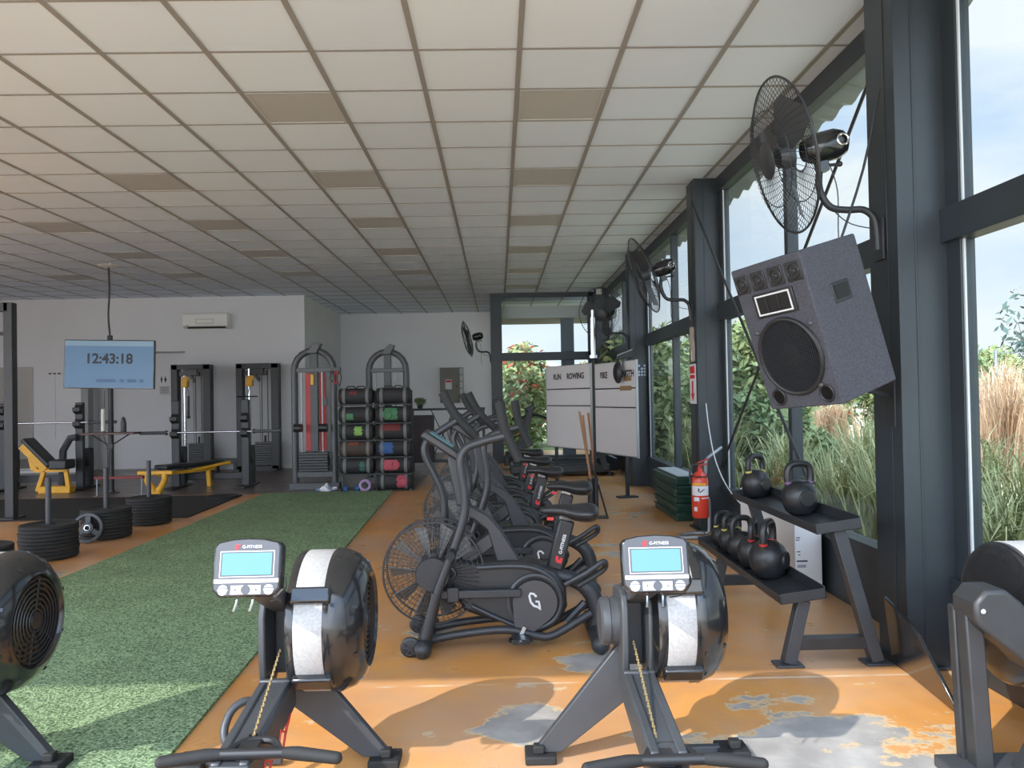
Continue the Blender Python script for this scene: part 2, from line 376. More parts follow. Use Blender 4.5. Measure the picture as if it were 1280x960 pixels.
# left wall with tall openings added unseen for light; head of open glazed front
w = MB().span((WL - 0.15, 0.5, 0), (WL, 1.5, CEIL)).span((WL - 0.15, 1.5, 2.9), (WL, 9.5, CEIL)).span((WL - 0.15, 1.5, 0), (WL, 9.5, 0.3)).span((WL - 0.15, 9.5, 0), (WL, BACK + 0.15, CEIL))
for yy in (4.2, 6.9): w.span((WL - 0.15, yy - 0.1, 0.3), (WL, yy + 0.1, 2.9))
struct('wall_left', w, M_wall, smooth=False)
w = MB().span((WL, FRONT - 0.12, 3.19), (2.22, FRONT, CEIL + 0.12)); struct('wall_front', w, M_frame, smooth=False)
w = MB().span((WL - 0.2, FRONT - 0.12, CEIL + 0.12), (2.3, REC + 0.2, CEIL + 0.32)); struct('roof', w, M_grey, smooth=False)
struct('baseboard_back', MB().span((-6.0, BACK - 0.015, 0), (-3.74, BACK, 0.09)).span((WL, BACK - 0.015, 0), (-8.0, BACK, 0.09)), mat('white skirting', (222, 222, 222), 0.5), smooth=False)
# corrugated eave outside the right wall
ev = MB(); n = 260; vs = []; fs = []
for i in range(n + 1):
    Y = 0.6 + 16.2 * i / n; z = 3.27 + 0.022 * math.sin(i * 2 * PI / 5.2)
    for X, dz in ((2.2, 0.06), (2.45, 0.0)): vs.append((X, Y, z + dz)); vs.append((X, Y, z + dz + 0.02))
for i in range(n):
    a = i * 4; c = a + 4
    fs += [(a, a + 2, c + 2, c), (a + 1, c + 1, c + 3, a + 3), (a + 2, a + 3, c + 3, c + 2)]
ev.add(vs, fs); struct('trim_2', ev, mat('corrugated roof sheet', (176, 180, 186), 0.4, 0.4), smooth=False)

# right wall: boxed columns and glazed bays
COLY = [(3.70, 3.98), (7.50, 7.80), (11.30, 11.58), (15.10, 15.40)]
for i, (a, c) in enumerate(COLY):
    m_ = MB().span((1.88, a, 0), (2.12, c, CEIL)).span((1.876, a + 0.09, 0), (1.88, a + 0.10, CEIL)).span((1.96, a - 0.004, 0), (1.97, a, CEIL)).span((1.85, a - 0.03, 0), (2.13, c + 0.03, 0.015))
    struct('pillar_%d' % (i + 1), m_, M_frame, bevel=0.004)
M_bright = mat('pale seal strip', (190, 196, 200), 0.5)  # paints the bright line of light beside the window jambs
def glazed(name, y0, y1, mull=True):
    X0, X1 = 2.10, 2.18
    f = MB()
    f.span((X0, y0, 0.0), (X1, y1, 0.36)); f.span((X0 - 0.02, y0, 0.36), (X1 + 0.02, y1, 0.42))
    f.span((X0 - 0.02, y0, 1.98), (X1, y1, 2.14)); f.span((X0 - 0.01, y0, 3.19), (X1, y1, CEIL))
    for ya, yb in ((y0, y0 + 0.13), (y1 - 0.13, y1)): f.span((X0 + 0.01, ya, 0.42), (X1, yb, 3.19))
    if mull:
        ym = (y0 + y1) / 2; f.span((X0, ym - 0.035, 0.42), (X1, ym + 0.035, 3.19))
    o = struct(name, f, M_frame, bevel=0.003)
    s_ = MB()
    for yy in (y0 + 0.135, y1 - 0.135): s_.span((X0 + 0.02, yy - 0.006, 0.42), (X0 + 0.03, yy + 0.006, 1.98)); s_.span((X0 + 0.02, yy - 0.006, 2.14), (X0 + 0.03, yy + 0.006, 3.19))
    s_.build('gleam', M_bright, o, smooth=False)
    for za, zb in ((0.42, 1.98), (2.14, 3.19)):
        segs = ((y0 + 0.13, (y0 + y1) / 2), ((y0 + y1) / 2, y1 - 0.13)) if mull else ((y0 + 0.13, y1 - 0.13),)
        for ya, yb in segs: MB().span((2.145, ya, za), (2.153, yb, zb)).build('glass', M_glass, o, smooth=False)
    return o
glazed('window_1', 0.85, 3.72, False)
glazed('window_2', 3.96, 7.52)
glazed('window_3', 7.78, 11.32)
glazed('window_4', 11.56, 15.12)
# window at the far end, beside the white recess
f = MB().span((-0.13, WIN - 0.02, 0), (0.09, WIN + 0.16, CEIL)).span((0.09, WIN, 3.24), (1.9, WIN + 0.1, CEIL)).span((0.09, WIN, 2.0), (1.9, WIN + 0.1, 2.16)).span((0.09, WIN, 0), (1.9, WIN + 0.1, 0.14)).span((1.78, WIN, 0), (2.2, WIN + 0.1, CEIL))
o = struct('window_5', f, M_frame, bevel=0.004)
for za, zb in ((0.14, 2.0), (2.16, 3.24)): MB().span((0.09, WIN + 0.045, za), (1.78, WIN + 0.055, zb)).build('glass', M_glass, o, smooth=False)
struct('trim_3', MB().span((0.06, WIN + 0.3, 2.86), (2.4, WIN + 1.7, 3.1)), mat('pale soffit', (196, 196, 198), 0.6), smooth=False)
struct('trim_4', MB().span((1.30, WIN + 0.5, 0), (1.55, WIN + 0.75, 2.9)), mat('blue grey post', (120, 128, 142), 0.6), smooth=False)
# steel cross bracing rods in front of the nearest full bay
def rod(a, b, label, side):
    o = MB().tube([a, b], 0.011, 8).build('brace_rod', M_black)
    tag(o, label, 'rod', 'cross brace rods of the glass wall')
rod((2.075, 4.02, 3.26), (2.075, 7.48, 0.60), 'black steel brace rod rising behind the tilted speaker to the near ceiling corner', 0)
rod((1.845, 7.46, 3.10), (1.845, 4.0, 0.10), 'black steel brace rod running down behind the tilted speaker to the kettlebell rack', 1)

# turf runner and black mat
t = MB(); t.prism([(-3.26, 2.2), (-1.215, 2.2), (-1.225, 2.99), (-1.50, 11.25), (-3.28, 11.25)], 0.0, 0.016, 'z')
tag(t.build('turf_runner', turf_mat(), smooth=False), 'long green artificial turf runner down the orange floor', 'turf')
t = MB().prism([(-11.3, 9.1), (-3.52, 9.1), (-3.56, 11.15), (-11.3, 11.15)], 0.0, 0.014, 'z')
tag(t.build('rubber_mat', M_rubber, bevel=0.004), 'wide black rubber mat behind the plate stacks', 'mat')
# unlit light panels in the ceiling
M_panel = mat('unlit light panel', (188, 188, 188), 0.5)
M_pframe = mat('white panel rim', (226, 224, 220), 0.5)
def ceiling_light(i, j, label):
    x0, y0 = 0.16 + 0.605 * i + 0.018, 4.633 + 0.61 * j + 0.012; x1, y1 = x0 + 0.569, y0 + 0.586
    t = thing('ceiling_light', label, 'light', ((x0 + x1) / 2, (y0 + y1) / 2, CEIL), 0, 'unlit ceiling light panels')
    hx, hy = (x1 - x0) / 2, (y1 - y0) / 2
    MB().span((-hx + 0.02, -hy + 0.02, -0.004), (hx - 0.02, hy - 0.02, -0.001)).build('diffuser', M_panel, t, smooth=False)
    MB().span((-hx, -hy, -0.008), (hx, -hy + 0.02, 0)).span((-hx, hy - 0.02, -0.008), (hx, hy, 0)).span((-hx, -hy + 0.02, -0.008), (-hx + 0.02, hy - 0.02, 0)).span((hx - 0.02, -hy + 0.02, -0.008), (hx, hy - 0.02, 0)).build('rim', M_pframe if j == 13 and i == 0 else M_panel, t, smooth=False)
    return t
RN = {0: 'right hand row of panels', -3: 'second row of panels from the windows', -6: 'third row of panels from the windows', -9: 'fourth row of panels from the windows', -12: 'leftmost row of panels'}
JN = {1: 'nearest', 4: 'second nearest', 7: 'third nearest', 10: 'fourth nearest', 13: 'fifth nearest', 16: 'farthest'}
for i in (0, -3, -6, -9, -12):
    for j in (1, 4, 7, 10, 13, 16):
        Y = 4.633 + 0.61 * j
        if abs((0.16 + 0.605 * i)) > 0.66 * Y: continue
        if j >= 16 and i <= -6: continue
        if j == 16 and i in (-3, -6) and False: continue
        last = ' with white rim' if (i, j) == (0, 13) else ''
        ceiling_light(i, j, 'unlit grey ceiling panel%s, %s in the %s' % (last, JN[j], RN[i]))

# ------------------------------------------------------------------ outside
def leaf_mat(name, a, c, rough=0.6):
    m = bpy.data.materials.new(name); m.use_nodes = True; nt = m.node_tree; b = nt.nodes['Principled BSDF']; b.inputs['Roughness'].default_value = rough; b.inputs['Specular IOR Level'].default_value = 0.25
    g_ = nt.nodes.new('ShaderNodeNewGeometry'); mx = nt.nodes.new('ShaderNodeMixRGB'); mx.inputs[1].default_value = (*lin(a), 1); mx.inputs[2].default_value = (*lin(c), 1)
    nt.links.new(g_.outputs['Random Per Island'], mx.inputs[0]); nt.links.new(mx.outputs[0], b.inputs['Base Color'])
    b.inputs['Subsurface Weight'].default_value = 0.0
    return m
M_leaf = leaf_mat('hedge leaves', (112, 130, 86), (178, 186, 130))
M_leaf2 = leaf_mat('dark hedge leaves', (92, 114, 78), (148, 162, 112))
M_needle = leaf_mat('dark needles', (66, 84, 82), (100, 118, 108))
M_flower = leaf_mat('red flowers', (196, 62, 50), (232, 120, 92))
M_grassb = leaf_mat('long grass blades', (110, 126, 84), (206, 202, 152))
M_reed = leaf_mat('dry reeds', (176, 146, 118), (222, 196, 168))
M_bark = mat('bark', (104, 88, 74), 0.8, var=0.2)
gm = mat('sandy ground', (206, 188, 160), 0.9, var=0.12, vscale=0.8)
gr = MB().span((2.25, -12, -0.2), (60, 70, -0.06)).span((-40, REC + 0.25, -0.2), (2.25, 70, -0.06)).span((-40, -25, -0.2), (2.25, 0.5, -0.06)).span((-40, 0.5, -0.2), (WL - 0.2, REC + 0.25, -0.06))
struct('ground', gr, gm, smooth=False)
lawn = MB().prism([(2.26, -4), (4.4, -4), (5.0, 8), (5.2, 15), (9.0, 18), (9.0, 30), (-6.0, 30), (-6.0, 19.4), (2.26, 19.4)], -0.06, -0.05, 'z')
o = lawn.build('grass_verge', mat('grassy verge', (112, 118, 74), 0.95, var=0.3, vscale=3), smooth=False); tag(o, 'grassy verge of low green and straw growth outside the windows', 'grass', kind='stuff')
def shrub(name, label, x, y, rx_, ry_, h, n, group, flowers=0.0, m=None, leaf=0.09, trunk=True, zc=None, cat='shrub', low=True):
    t = thing(name, label, cat, (x, y, -0.049), random.uniform(0, 6), group)
    L = MB(); rnd = random.Random(hash((round(x, 2), round(y, 2))) & 0xffff)
    blobs = [(rnd.uniform(-.6, .6) * rx_, rnd.uniform(-.55, .55) * ry_, (rnd.uniform(.2, .4) if _ % 3 == 0 and low else rnd.uniform(.35, .78)) * h, rnd.uniform(.45, .68)) for _ in range(9)]
    for i in range(n):
        bx_, by_, bz, br = blobs[i % 9]
        while True:
            d = Vector((rnd.uniform(-1, 1), rnd.uniform(-1, 1), rnd.uniform(-1, 1)))
            if 0.35 < d.length < 1: break
        p = Vector((bx_ + d.x * br * rx_, by_ + d.y * br * ry_, max(0.02, bz + d.z * br * h * 0.55)))
        u = Vector((rnd.gauss(0, 1), rnd.gauss(0, 1), rnd.gauss(0, 0.7))).normalized(); v = u.cross(Vector((rnd.gauss(0, 1), rnd.gauss(0, 1), rnd.gauss(0, 1)))).normalized()
        s_ = leaf * rnd.uniform(.7, 1.4); q = v * s_ * 0.38; u = u * s_
        L.cur = 1 if (flowers and rnd.random() < flowers and d.z > -0.2) else 0
        L.add([p - u, p + q, p + u, p - q], [(0, 1, 2, 3)])
    L.build('foliage', [m or M_leaf, M_flower], t, smooth=False, fix=False)
    if trunk:
        b_ = MB()
        for k in range(5):
            a = rnd.uniform(0, 2 * PI); bl = blobs[k]
            b_.tube([(0.05 * math.cos(a), 0.05 * math.sin(a), 0.02), (bl[0] * .5, bl[1] * .5, bl[2] * .55), (bl[0], bl[1], bl[2])], [0.035, 0.02, 0.008], 5, 3)
        b_.build('stem', M_bark, t)
    return t
hd = [(-1.6, 22.5, 'left of the far window'), (0.4, 21.3, 'seen in the far window left of the boards'), (3.1, 22.6, 'behind the whiteboard, seen in the far window'), (2.9, 15.4, 'seen in the narrow bay beside the whiteboard'), (3.9, 17.8, 'seen through the third bay of glass'), (6.4, 20.6, 'behind the fire extinguisher column'), (8.0, 20.5, 'seen left of the tilted speaker'), (10.2, 21.0, 'seen below the tilted speaker'), (12.4, 21.8, 'seen right of the tilted speaker'), (14.8, 22.5, 'behind the nearest column'), (20.5, 24.5, 'far right, behind the dry reeds'), (4.3, 13.6, 'close outside the third bay of glass'), (3.9, 11.4, 'low and close outside the third bay of glass')]
for q, (x, y, wh) in enumerate(hd):
    fl = [0.03, 0.10, 0.08, 0.0, 0.05, 0.08, 0.06, 0.06, 0.03, 0.0, 0.0, 0.0, 0.0][q]
    shrub('hedge_shrub', 'green hedge shrub%s %s' % (' dotted with red flowers' if fl >= 0.05 else '', wh), x, y, *((1.25, 1.1) if q < 11 else (0.9, 0.9) if q == 11 else (0.6, 0.8)), [2.5, 2.7, 2.4, 2.6, 2.8, 2.7, 2.75, 2.6, 2.5, 2.4, 2.3, 2.3, 1.3][q] + random.uniform(-.1, .2), 8000 if q > 0 else 3500, 'hedge shrubs outside', fl, M_leaf if q % 2 else M_leaf2, 0.095)
def grass(x, y, h, n, label, m, spread=0.35, droop=0.6, name='grass_clump', group='long grass clumps outside', wd=0.009):
    t = MB(); rnd = random.Random(int(x * 971 + y * 37))
    for i in range(n):
        a = rnd.uniform(0, 2 * PI); r0 = abs(rnd.gauss(0, spread * .35)); b = Vector((r0 * math.cos(a * 1.7), r0 * math.sin(a * 1.7), 0)); dx = Vector((math.cos(a), math.sin(a), 0)); side = Vector((-dx.y, dx.x, 0))
        H_ = h * rnd.uniform(.6, 1.1); dr = droop * rnd.uniform(.3, 1.3) * H_; w_ = wd * rnd.uniform(.7, 1.4)
        P = [b, b + dx * dr * .18 + Vector((0, 0, H_ * .5)), b + dx * dr * .5 + Vector((0, 0, H_ * .85)), b + dx * dr + Vector((0, 0, H_ * (1 - .25 * rnd.random())))]
        vs = []
        for k, p in enumerate(P):
            q = side * w_ * (1 - k / 3.4); vs += [p - q, p + q]
        t.add(vs, [(0, 1, 3, 2), (2, 3, 5, 4), (4, 5, 7, 6)])
    o = t.build(name, m, loc=(x, y, -0.049), smooth=False, fix=False)
    return tag(o, label, 'grass' if name != 'dry_reed' else 'reeds', group)
gp = [(2.75, 3.0, 'outside the nearest pane at the right edge'), (3.3, 3.6, 'behind the rightmost rower, outside'), (2.85, 4.5, 'outside, behind the near end of the kettlebell rack'), (3.3, 5.0, 'outside, right of the tall kettlebell handle'), (2.8, 5.6, 'outside, above the top kettlebell shelf'), (3.5, 6.0, 'outside, below the tilted speaker'), (2.9, 6.7, 'outside, above the white carton'), (3.4, 7.3, 'outside, left of the brace rods'), (2.8, 8.2, 'outside, behind the fire extinguisher'), (3.3, 9.0, 'outside, above the step stack'), (2.8, 10.0, 'outside the third bay, left of its mullion'), (2.8, 12.0, 'outside the third bay, far corner'), (4.4, 7.2, 'outside on the sand edge beneath the speaker'), (4.8, 9.3, 'outside on the sand edge left of the speaker'), (4.2, 5.0, 'outside on the sand edge behind the nearest column'), (3.1, 13.0, 'outside by the whiteboard')]
for q, (x, y, wh) in enumerate(gp):
    grass(x, y, 0.95 + 0.25 * math.sin(q * 2.1), 260, 'clump of long arching green grass %s' % wh, M_grassb)
for q, (x, y, wh) in enumerate([(7.45, 11.6, 'in front of the wire fence post'), (9.5, 14.9, 'right of the wire fence post'), (6.9, 16.4, 'left of the wire fence post')]):
    grass(x, y, [1.75, 1.9, 1.2][q], 420, 'tall dry reed clump outside %s' % wh, M_reed, 0.9, 0.35, 'dry_reed', 'dry reed clumps outside', 0.012)
shrub('spreading_tree', 'dark green spreading tree seen at the right edge of the near pane', 18.1, 26.5, 1.5, 1.2, 4.9, 900, 'trees outside', 0, M_needle, 0.15, True, cat='tree', low=False)
t = thing('fence_post', 'green metal post of a wire fence outside the right window', 'post', (8.62, 13.7, -0.05))
MB().cyl((0, 0, 0), (0, 0, 1.0), 0.05, 10).build('post', mat('green post paint', (44, 128, 82), 0.5), t)
MB().cyl((0, 0, 1.0), (0, 0, 2.0), 0.028, 8).build('upper_tube', M_galv, t)
m_ = MB()
for z in (0.6, 1.1, 1.6, 1.95): m_.tube([(0, 0, z), (4, 0.5, z)], 0.006, 4)
m_.build('wire', M_galv, t)
# distant hills with pale haze of distance
vs = []; fs = []; n = 60
for i in range(n + 1):
    x = -70 + 200 * i / n; h = 3.2 + 1.6 * math.sin(i * .37) + 1.0 * math.sin(i * .93 + 1)
    vs += [(x, 75, -1), (x, 78, h), (x, 110, -1)]
for i in range(n):
    a = i * 3; fs += [(a, a + 3, a + 4, a + 1), (a + 1, a + 4, a + 5, a + 2)]
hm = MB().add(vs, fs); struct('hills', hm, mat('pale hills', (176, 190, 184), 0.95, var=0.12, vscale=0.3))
# ------------------------------------------------------------------ air bikes
def logo_g(mb, c, s, fn):
    """slanted open G mark, drawn as a bent flat bar; fn maps (u, v, w) to the part's space"""
    pts = [(0.30, 0.62), (0.10, 0.92), (-0.22, 0.98), (-0.40, 0.72), (-0.42, 0.10), (-0.20, -0.30), (0.15, -0.42), (0.36, -0.70), (0.40, -0.25), (0.40, 0.12), (0.08, 0.14)]
    P = [fn(c[0] + u * s + v * s * 0.25 * -1, c[1] + v * s, 0) for u, v in pts]
    mb.tube(P, s * 0.13, 6)
def mark(mb, c, s, plane):
    """the small red slanted brand mark"""
    u0, v0 = c; q = [(-.5, -.5), (.3, -.5), (.3, -.1), (-.05, -.1), (-.05, .12), (.38, .12), (.5, .5), (-.15, .5), (-.5, .2)]
    return [(u0 + a * s, v0 + b * s) for a, b in q]
BK = 0.0
def air_bike():
    t = thing('air_bike', '', 'exercise bike', (0, 4.26, 0), 0, 'air bikes in the row')
    # frame: stabilisers, rails, front fork, mast, wedge shaped main tube
    f = MB()
    f.tube([(-0.40, -0.24, 0.045), (-0.40, 0.24, 0.045)], 0.042, 14); f.tube([(0.49, -0.24, 0.05), (0.49, 0.24, 0.05)], 0.042, 14)
    for y in (-0.24, 0.24):
        f.ball((-0.40, y, 0.045), 0.046, 12, 8); f.ball((0.49, y, 0.05), 0.048, 12, 8)
    for y in (-0.19, 0.19): f.tube([(-0.40, y, 0.05), (-0.37, y, 0.16), (-0.33, y, 0.31)], [0.03, 0.028, 0.026], 10)
    for y in (-0.12, 0.10): f.tube([(-0.38, y, 0.055), (-0.2, y, 0.085), (0.02, y, 0.10), (0.18, y, 0.065), (0.27, y, 0.07), (0.46, y * .8, 0.17)], 0.021, 10, 4)
    f.tube([(0.49, 0, 0.05), (0.50, 0, 0.17), (0.46, 0, 0.27), (0.36, 0, 0.33), (0.22, 0, 0.36)], [0.045, 0.045, 0.045, 0.04, 0.04], 12, 3)
    f.tube([(0.34, 0.0, 0.10), (0.44, 0.0, 0.20)], 0.022, 8)
    f.build('frame', M_black, t)
    w = MB()
    w.prism([(-0.02, 0.42), (0.11, 0.42), (0.0, 0.60), (-0.07, 0.68), (-0.17, 0.735), (-0.23, 0.735), (-0.23, 0.69), (-0.14, 0.66), (-0.07, 0.60)], -0.05, 0.05)
    w.bar((-0.20, 0, 0.44), (0.00, 0, 0.585), 0.085, 0.07)
    w.bar((-0.19, 0, 0.71), (-0.24, 0, 1.00), 0.055, 0.075)
    w.build('mast', M_bike, t, bevel=0.008)
    # fan and its cage
    c = (-0.355, 0, 0.39); R0 = 0.262
    g_ = MB()
    for y in (-0.105, 0.105):
        s_ = 1 if y > 0 else -1
        g_.ring((c[0], y * .72, c[2]), R0, 0.006, 56, 5)
        for r in (0.238, 0.212, 0.186, 0.16, 0.134, 0.108): g_.ring((c[0], y + s_ * 0.0, c[2]), r, 0.0017, 48, 3)
        for k in range(60):
            a = 2 * PI * k / 60; q, z = math.cos(a), math.sin(a)
            g_.tube([(c[0] + q * 0.08, y * 1.05, c[2] + z * 0.08), (c[0] + q * 0.2, y * 1.02, c[2] + z * 0.2), (c[0] + q * R0, y * .72, c[2] + z * R0)], 0.0018, 3)
        g_.lathe([(0.0, 0.012), (0.085, 0.012), (0.09, 0.0), (0.09, -0.01)], (c[0], y * 1.1, c[2]), 'y', 24) if s_ > 0 else g_.lathe([(0.0, -0.012), (0.085, -0.012), (0.09, 0.0), (0.09, 0.01)], (c[0], y * 1.1, c[2]), 'y', 24)
    for k in range(12):
        a = 2 * PI * k / 12; g_.tube([(c[0] + math.cos(a) * R0, -0.0756, c[2] + math.sin(a) * R0), (c[0] + math.cos(a) * R0, 0.0756, c[2] + math.sin(a) * R0)], 0.003, 4)
    g_.build('fan_cage', M_bike, t)
    b = MB()
    for k in range(10):
        a = 2 * PI * k / 10; R = RY(-a)
        def q(r, y, tw): return Vector(c) + RY(a) @ Vector((r, y, tw))
        b.add([q(0.07, -0.05, -0.012), q(0.235, -0.055, -0.035), q(0.235, 0.055, 0.035), q(0.07, 0.05, 0.012), q(0.07, -0.05, -0.007), q(0.235, -0.055, -0.03), q(0.235, 0.055, 0.04), q(0.07, 0.05, 0.017)], [(0, 1, 2, 3), (4, 7, 6, 5), (0, 4, 5, 1), (1, 5, 6, 2), (2, 6, 7, 3), (3, 7, 4, 0)])
    b.cyl((c[0], -0.06, c[2]), (c[0], 0.06, c[2]), 0.075, 18)
    b.build('fan_blades', mat('fan blade grey', (112, 112, 112), 0.5), t, smooth=False)
    # chain cover
    h = MB()
    prof = [(-0.46, 0.39), (-0.42, 0.45), (-0.34, 0.465), (-0.12, 0.44), (0.05, 0.445), (0.17, 0.435), (0.28, 0.39), (0.335, 0.30), (0.34, 0.20), (0.29, 0.105), (0.20, 0.065), (0.10, 0.075), (0.0, 0.12), (-0.12, 0.16), (-0.20, 0.19), (-0.26, 0.31), (-0.34, 0.31), (-0.43, 0.33)]
    h.prism(prof, -0.085, 0.085)
    h.build('chain_cover', M_plastic, t, bevel=0.022)
    r_ = MB()
    for y in (-0.098, 0.098):
        r_.tube([(-0.13, y, 0.415), (0.05, y, 0.42), (0.17, y, 0.405), (0.26, y, 0.35), (0.305, y, 0.25), (0.28, y, 0.15), (0.20, y, 0.10), (0.12, y, 0.10)], 0.013, 8, 4)
        r_.tube([(-0.16, y, 0.22), (-0.05, y, 0.165), (0.06, y, 0.115)], 0.011, 8, 3)
        r_.tube([(-0.43, y * .9, 0.39), (-0.40, y, 0.43), (-0.30, y, 0.44), (-0.24, y, 0.39), (-0.29, y, 0.345), (-0.39, y, 0.345)], 0.013, 8, 3, closed=True)
    r_.build('cover_rib', M_bike, t)
    for s_ in (-1, 1):
        d = MB(); cx, cz = 0.17, 0.235
        poly = [(cx + 0.115 * math.cos(a), cz + 0.115 * math.sin(a)) for a in [math.radians(x) for x in range(-50, 200, 12)]] + [(cx - 0.11, cz - 0.1), (cx - 0.098, cz - 0.17), (cx - 0.04, cz - 0.17)] if s_ < 0 else [(cx + 0.115 * math.cos(a), cz + 0.115 * math.sin(a)) for a in [math.radians(x) for x in range(0, 360, 12)]]
        d.prism(poly, s_ * 0.10, s_ * 0.122)
        d.ring((cx, s_ * 0.1, cz), 0.135, 0.012, 40, 6)
        dd = d.build('crank_disc', mat('crank disc grey', (66, 66, 68), 0.4) if '_cd' not in globals() else _cd, t); globals()['_cd'] = dd.data.materials[0]
        lg = MB(); logo_g(lg, (cx, cz), 0.05, lambda u, v, w_: (u if s_ < 0 else 2 * cx - u, s_ * 0.123, v)); lg.build('logo', M_white, dd)
        p = MB(); px_ = cx - 0.08 if s_ < 0 else cx + 0.10; pz = 0.07 if s_ < 0 else 0.39
        p.bar((cx + (px_ - cx) * .72, s_ * 0.13, cz + (pz - cz) * .72), (px_, s_ * 0.135, pz), 0.018, 0.03, (0, 1, 0)); p.cyl((px_, s_ * 0.13, pz), (px_, s_ * 0.25, pz), 0.011, 8)
        po = p.build('crank_arm', M_chrome, t)
        q = MB(); q.box((px_, s_ * 0.2, pz + 0.002), (0.09, 0.085, 0.022)); q.ring((px_ + 0.0, s_ * 0.2, pz), 0.055, 0.007, 20, 5, 'z'); q.build('pedal', M_plastic, po)
        # links and handle arms
        k = MB(); k.bar((-0.33, s_ * 0.135, 0.29), (0.1, s_ * 0.13, 0.29), 0.03, 0.042); k.box((-0.25, s_ * 0.14, 0.29), (0.06, 0.03, 0.075)); k.build('drive_link', M_bike, t, bevel=0.006)
        rot = 0.0 if s_ < 0 else math.radians(18)
        pv = Vector((-0.33, 0, 0.31))
        def A(x, z, y): 
            v = Vector((x, 0, z)) - pv; v = RY(-rot) @ v; v = v + pv; return (v.x, y, v.z)
        a_ = MB(); y = s_ * 0.19
        a_.tube([A(-0.335, 0.27, y), A(-0.32, 0.33, y), A(-0.20, 0.64, y), A(-0.178, 0.78, y), A(-0.20, 0.96, y), A(-0.175, 1.035, y), A(-0.115, 1.065, y), A(0.02, 1.10, y + s_ * 0.02), A(0.035, 1.105, y + s_ * 0.02)], 0.021, 12, 4)
        ar = a_.build('handle_arm', M_bike, t)
        gp_ = MB(); yy = y + s_ * 0.02
        gp_.tube([A(0.005, 1.275, yy), A(0.03, 1.13, yy), A(0.10, 0.975, yy)], [0.026, 0.026, 0.024], 12, 4); gp_.build('grip', M_rubber, ar)
        pg = MB(); pg.tube([A(-0.25, 0.52, y), A(-0.25, 0.52, y + s_ * 0.12)], 0.022, 10); pg.build('foot_peg', M_rubber, ar)
    # console on the mast
    cs = MB(); R = RY(math.radians(34))
    cs.box((-0.30, 0, 1.05), (0.24, 0.20, 0.045), R); cso = cs.build('console', M_plastic, t, bevel=0.012)
    sc = MB(); sc.box(Vector((-0.30, 0, 1.05)) + R @ Vector((-0.02, 0, 0.0245)), (0.14, 0.15, 0.003), R); sc.build('screen', M_lcd, cso)
    # seat post, seat
    sp = MB(); sp.bar((0.28, 0, 0.38), (0.352, 0, 0.64), 0.05, 0.085, (1, 0, 0)); spo = sp.build('seat_post', M_plastic, t, bevel=0.012)
    ang = math.atan2(0.26, 0.072)
    # lettering reads upwards along the post on the near face
    ca, sa = math.cos(ang), math.sin(ang)
    Rm = Matrix(((ca, -sa, 0), (0, 0, -1), (sa, ca, 0)))
    text('lettering', 'G-FITNESS', 0.023, M_white, spo, Rm, Vector((0.325, -0.0265, 0.515)), bold=0.02)
    mk = MB(); mk.prism(mark(None, (0, 0), 0.036, 0), 0, 0.0015, 'z'); mk.v = [tuple(Vector((0.3035, -0.0256, 0.435)) + Rm @ Vector(p)) for p in mk.v]; mk.build('brand_mark', M_red, spo)
    s2 = MB(); s2.bar((0.335, 0, 0.62), (0.362, 0, 0.69), 0.035, 0.05, (1, 0, 0)); s2.box((0.37, 0, 0.655), (0.12, 0.03, 0.025)); s2.build('seat_tube', M_chrome, t)
    st = MB(); n = 14; vs = []; fs = []
    prof_s = [(0.210, 0.010, 0.010), (0.222, 0.024, 0.020), (0.26, 0.036, 0.027), (0.33, 0.060, 0.034), (0.39, 0.095, 0.044), (0.44, 0.118, 0.052), (0.48, 0.119, 0.052), (0.505, 0.098, 0.044), (0.518, 0.055, 0.028), (0.522, 0.014, 0.010)]
    for x, hw, th in prof_s:
        zc_ = 0.727 - 0.05 if x > 0.35 else 0.695 - (0.35 - x) * 0.02
        for k in range(n):
            a = 2 * PI * k / n; vs.append((x, hw * math.cos(a), zc_ + th * math.sin(a)))
    for i in range(len(prof_s) - 1):
        for k in range(n): fs.append((i * n + k, i * n + (k + 1) % n, (i + 1) * n + (k + 1) % n, (i + 1) * n + k))
    fs.append(tuple(range(n))); fs.append(tuple((len(prof_s) - 1) * n + k for k in range(n)))
    st.add(vs, fs); so = st.build('seat', M_vinyl, t); so.modifiers.new('smooth', 'SUBSURF').render_levels = 1
    rb = MB(); rb.box((0.262, -0.03, 0.652), (0.035, 0.012, 0.016)); rb.build('seat_clamp', M_redpad, t)
    lp = MB(); lp.tube([(0.33, -0.06, 0.31), (0.44, -0.075, 0.37), (0.525, -0.075, 0.425), (0.545, -0.06, 0.415), (0.53, -0.04, 0.375), (0.40, -0.04, 0.30)], 0.016, 8, 4); lp.build('lift_handle', M_black, t)
    for y in (-0.21, 0.21):
        wl_ = MB(); wl_.lathe([(0.0, -0.014), (0.042, -0.014), (0.05, -0.008), (0.05, 0.008), (0.042, 0.014), (0.0, 0.014)], (-0.465, y, 0.05), 'y', 18)
        for k in range(5): wl_.bar((-0.465, y - 0.016, 0.05), (-0.465 + 0.04 * math.cos(k * 1.257), y - 0.016, 0.05 + 0.04 * math.sin(k * 1.257)), 0.004, 0.008, (0, 1, 0))
        wo_ = wl_.build('transport_wheel', M_plastic, t)
        sk_ = MB(); sk_.lathe([(0, -0.0165), (0.012, -0.0165), (0.012, -0.014)], (-0.465, y, 0.05), 'y', 12)
        for k in range(6): sk_.bar((-0.465, y - 0.0155, 0.05), (-0.465 + 0.036 * math.cos(k * 1.047), y - 0.0155, 0.05 + 0.036 * math.sin(k * 1.047)), 0.004, 0.007, (0, 1, 0))
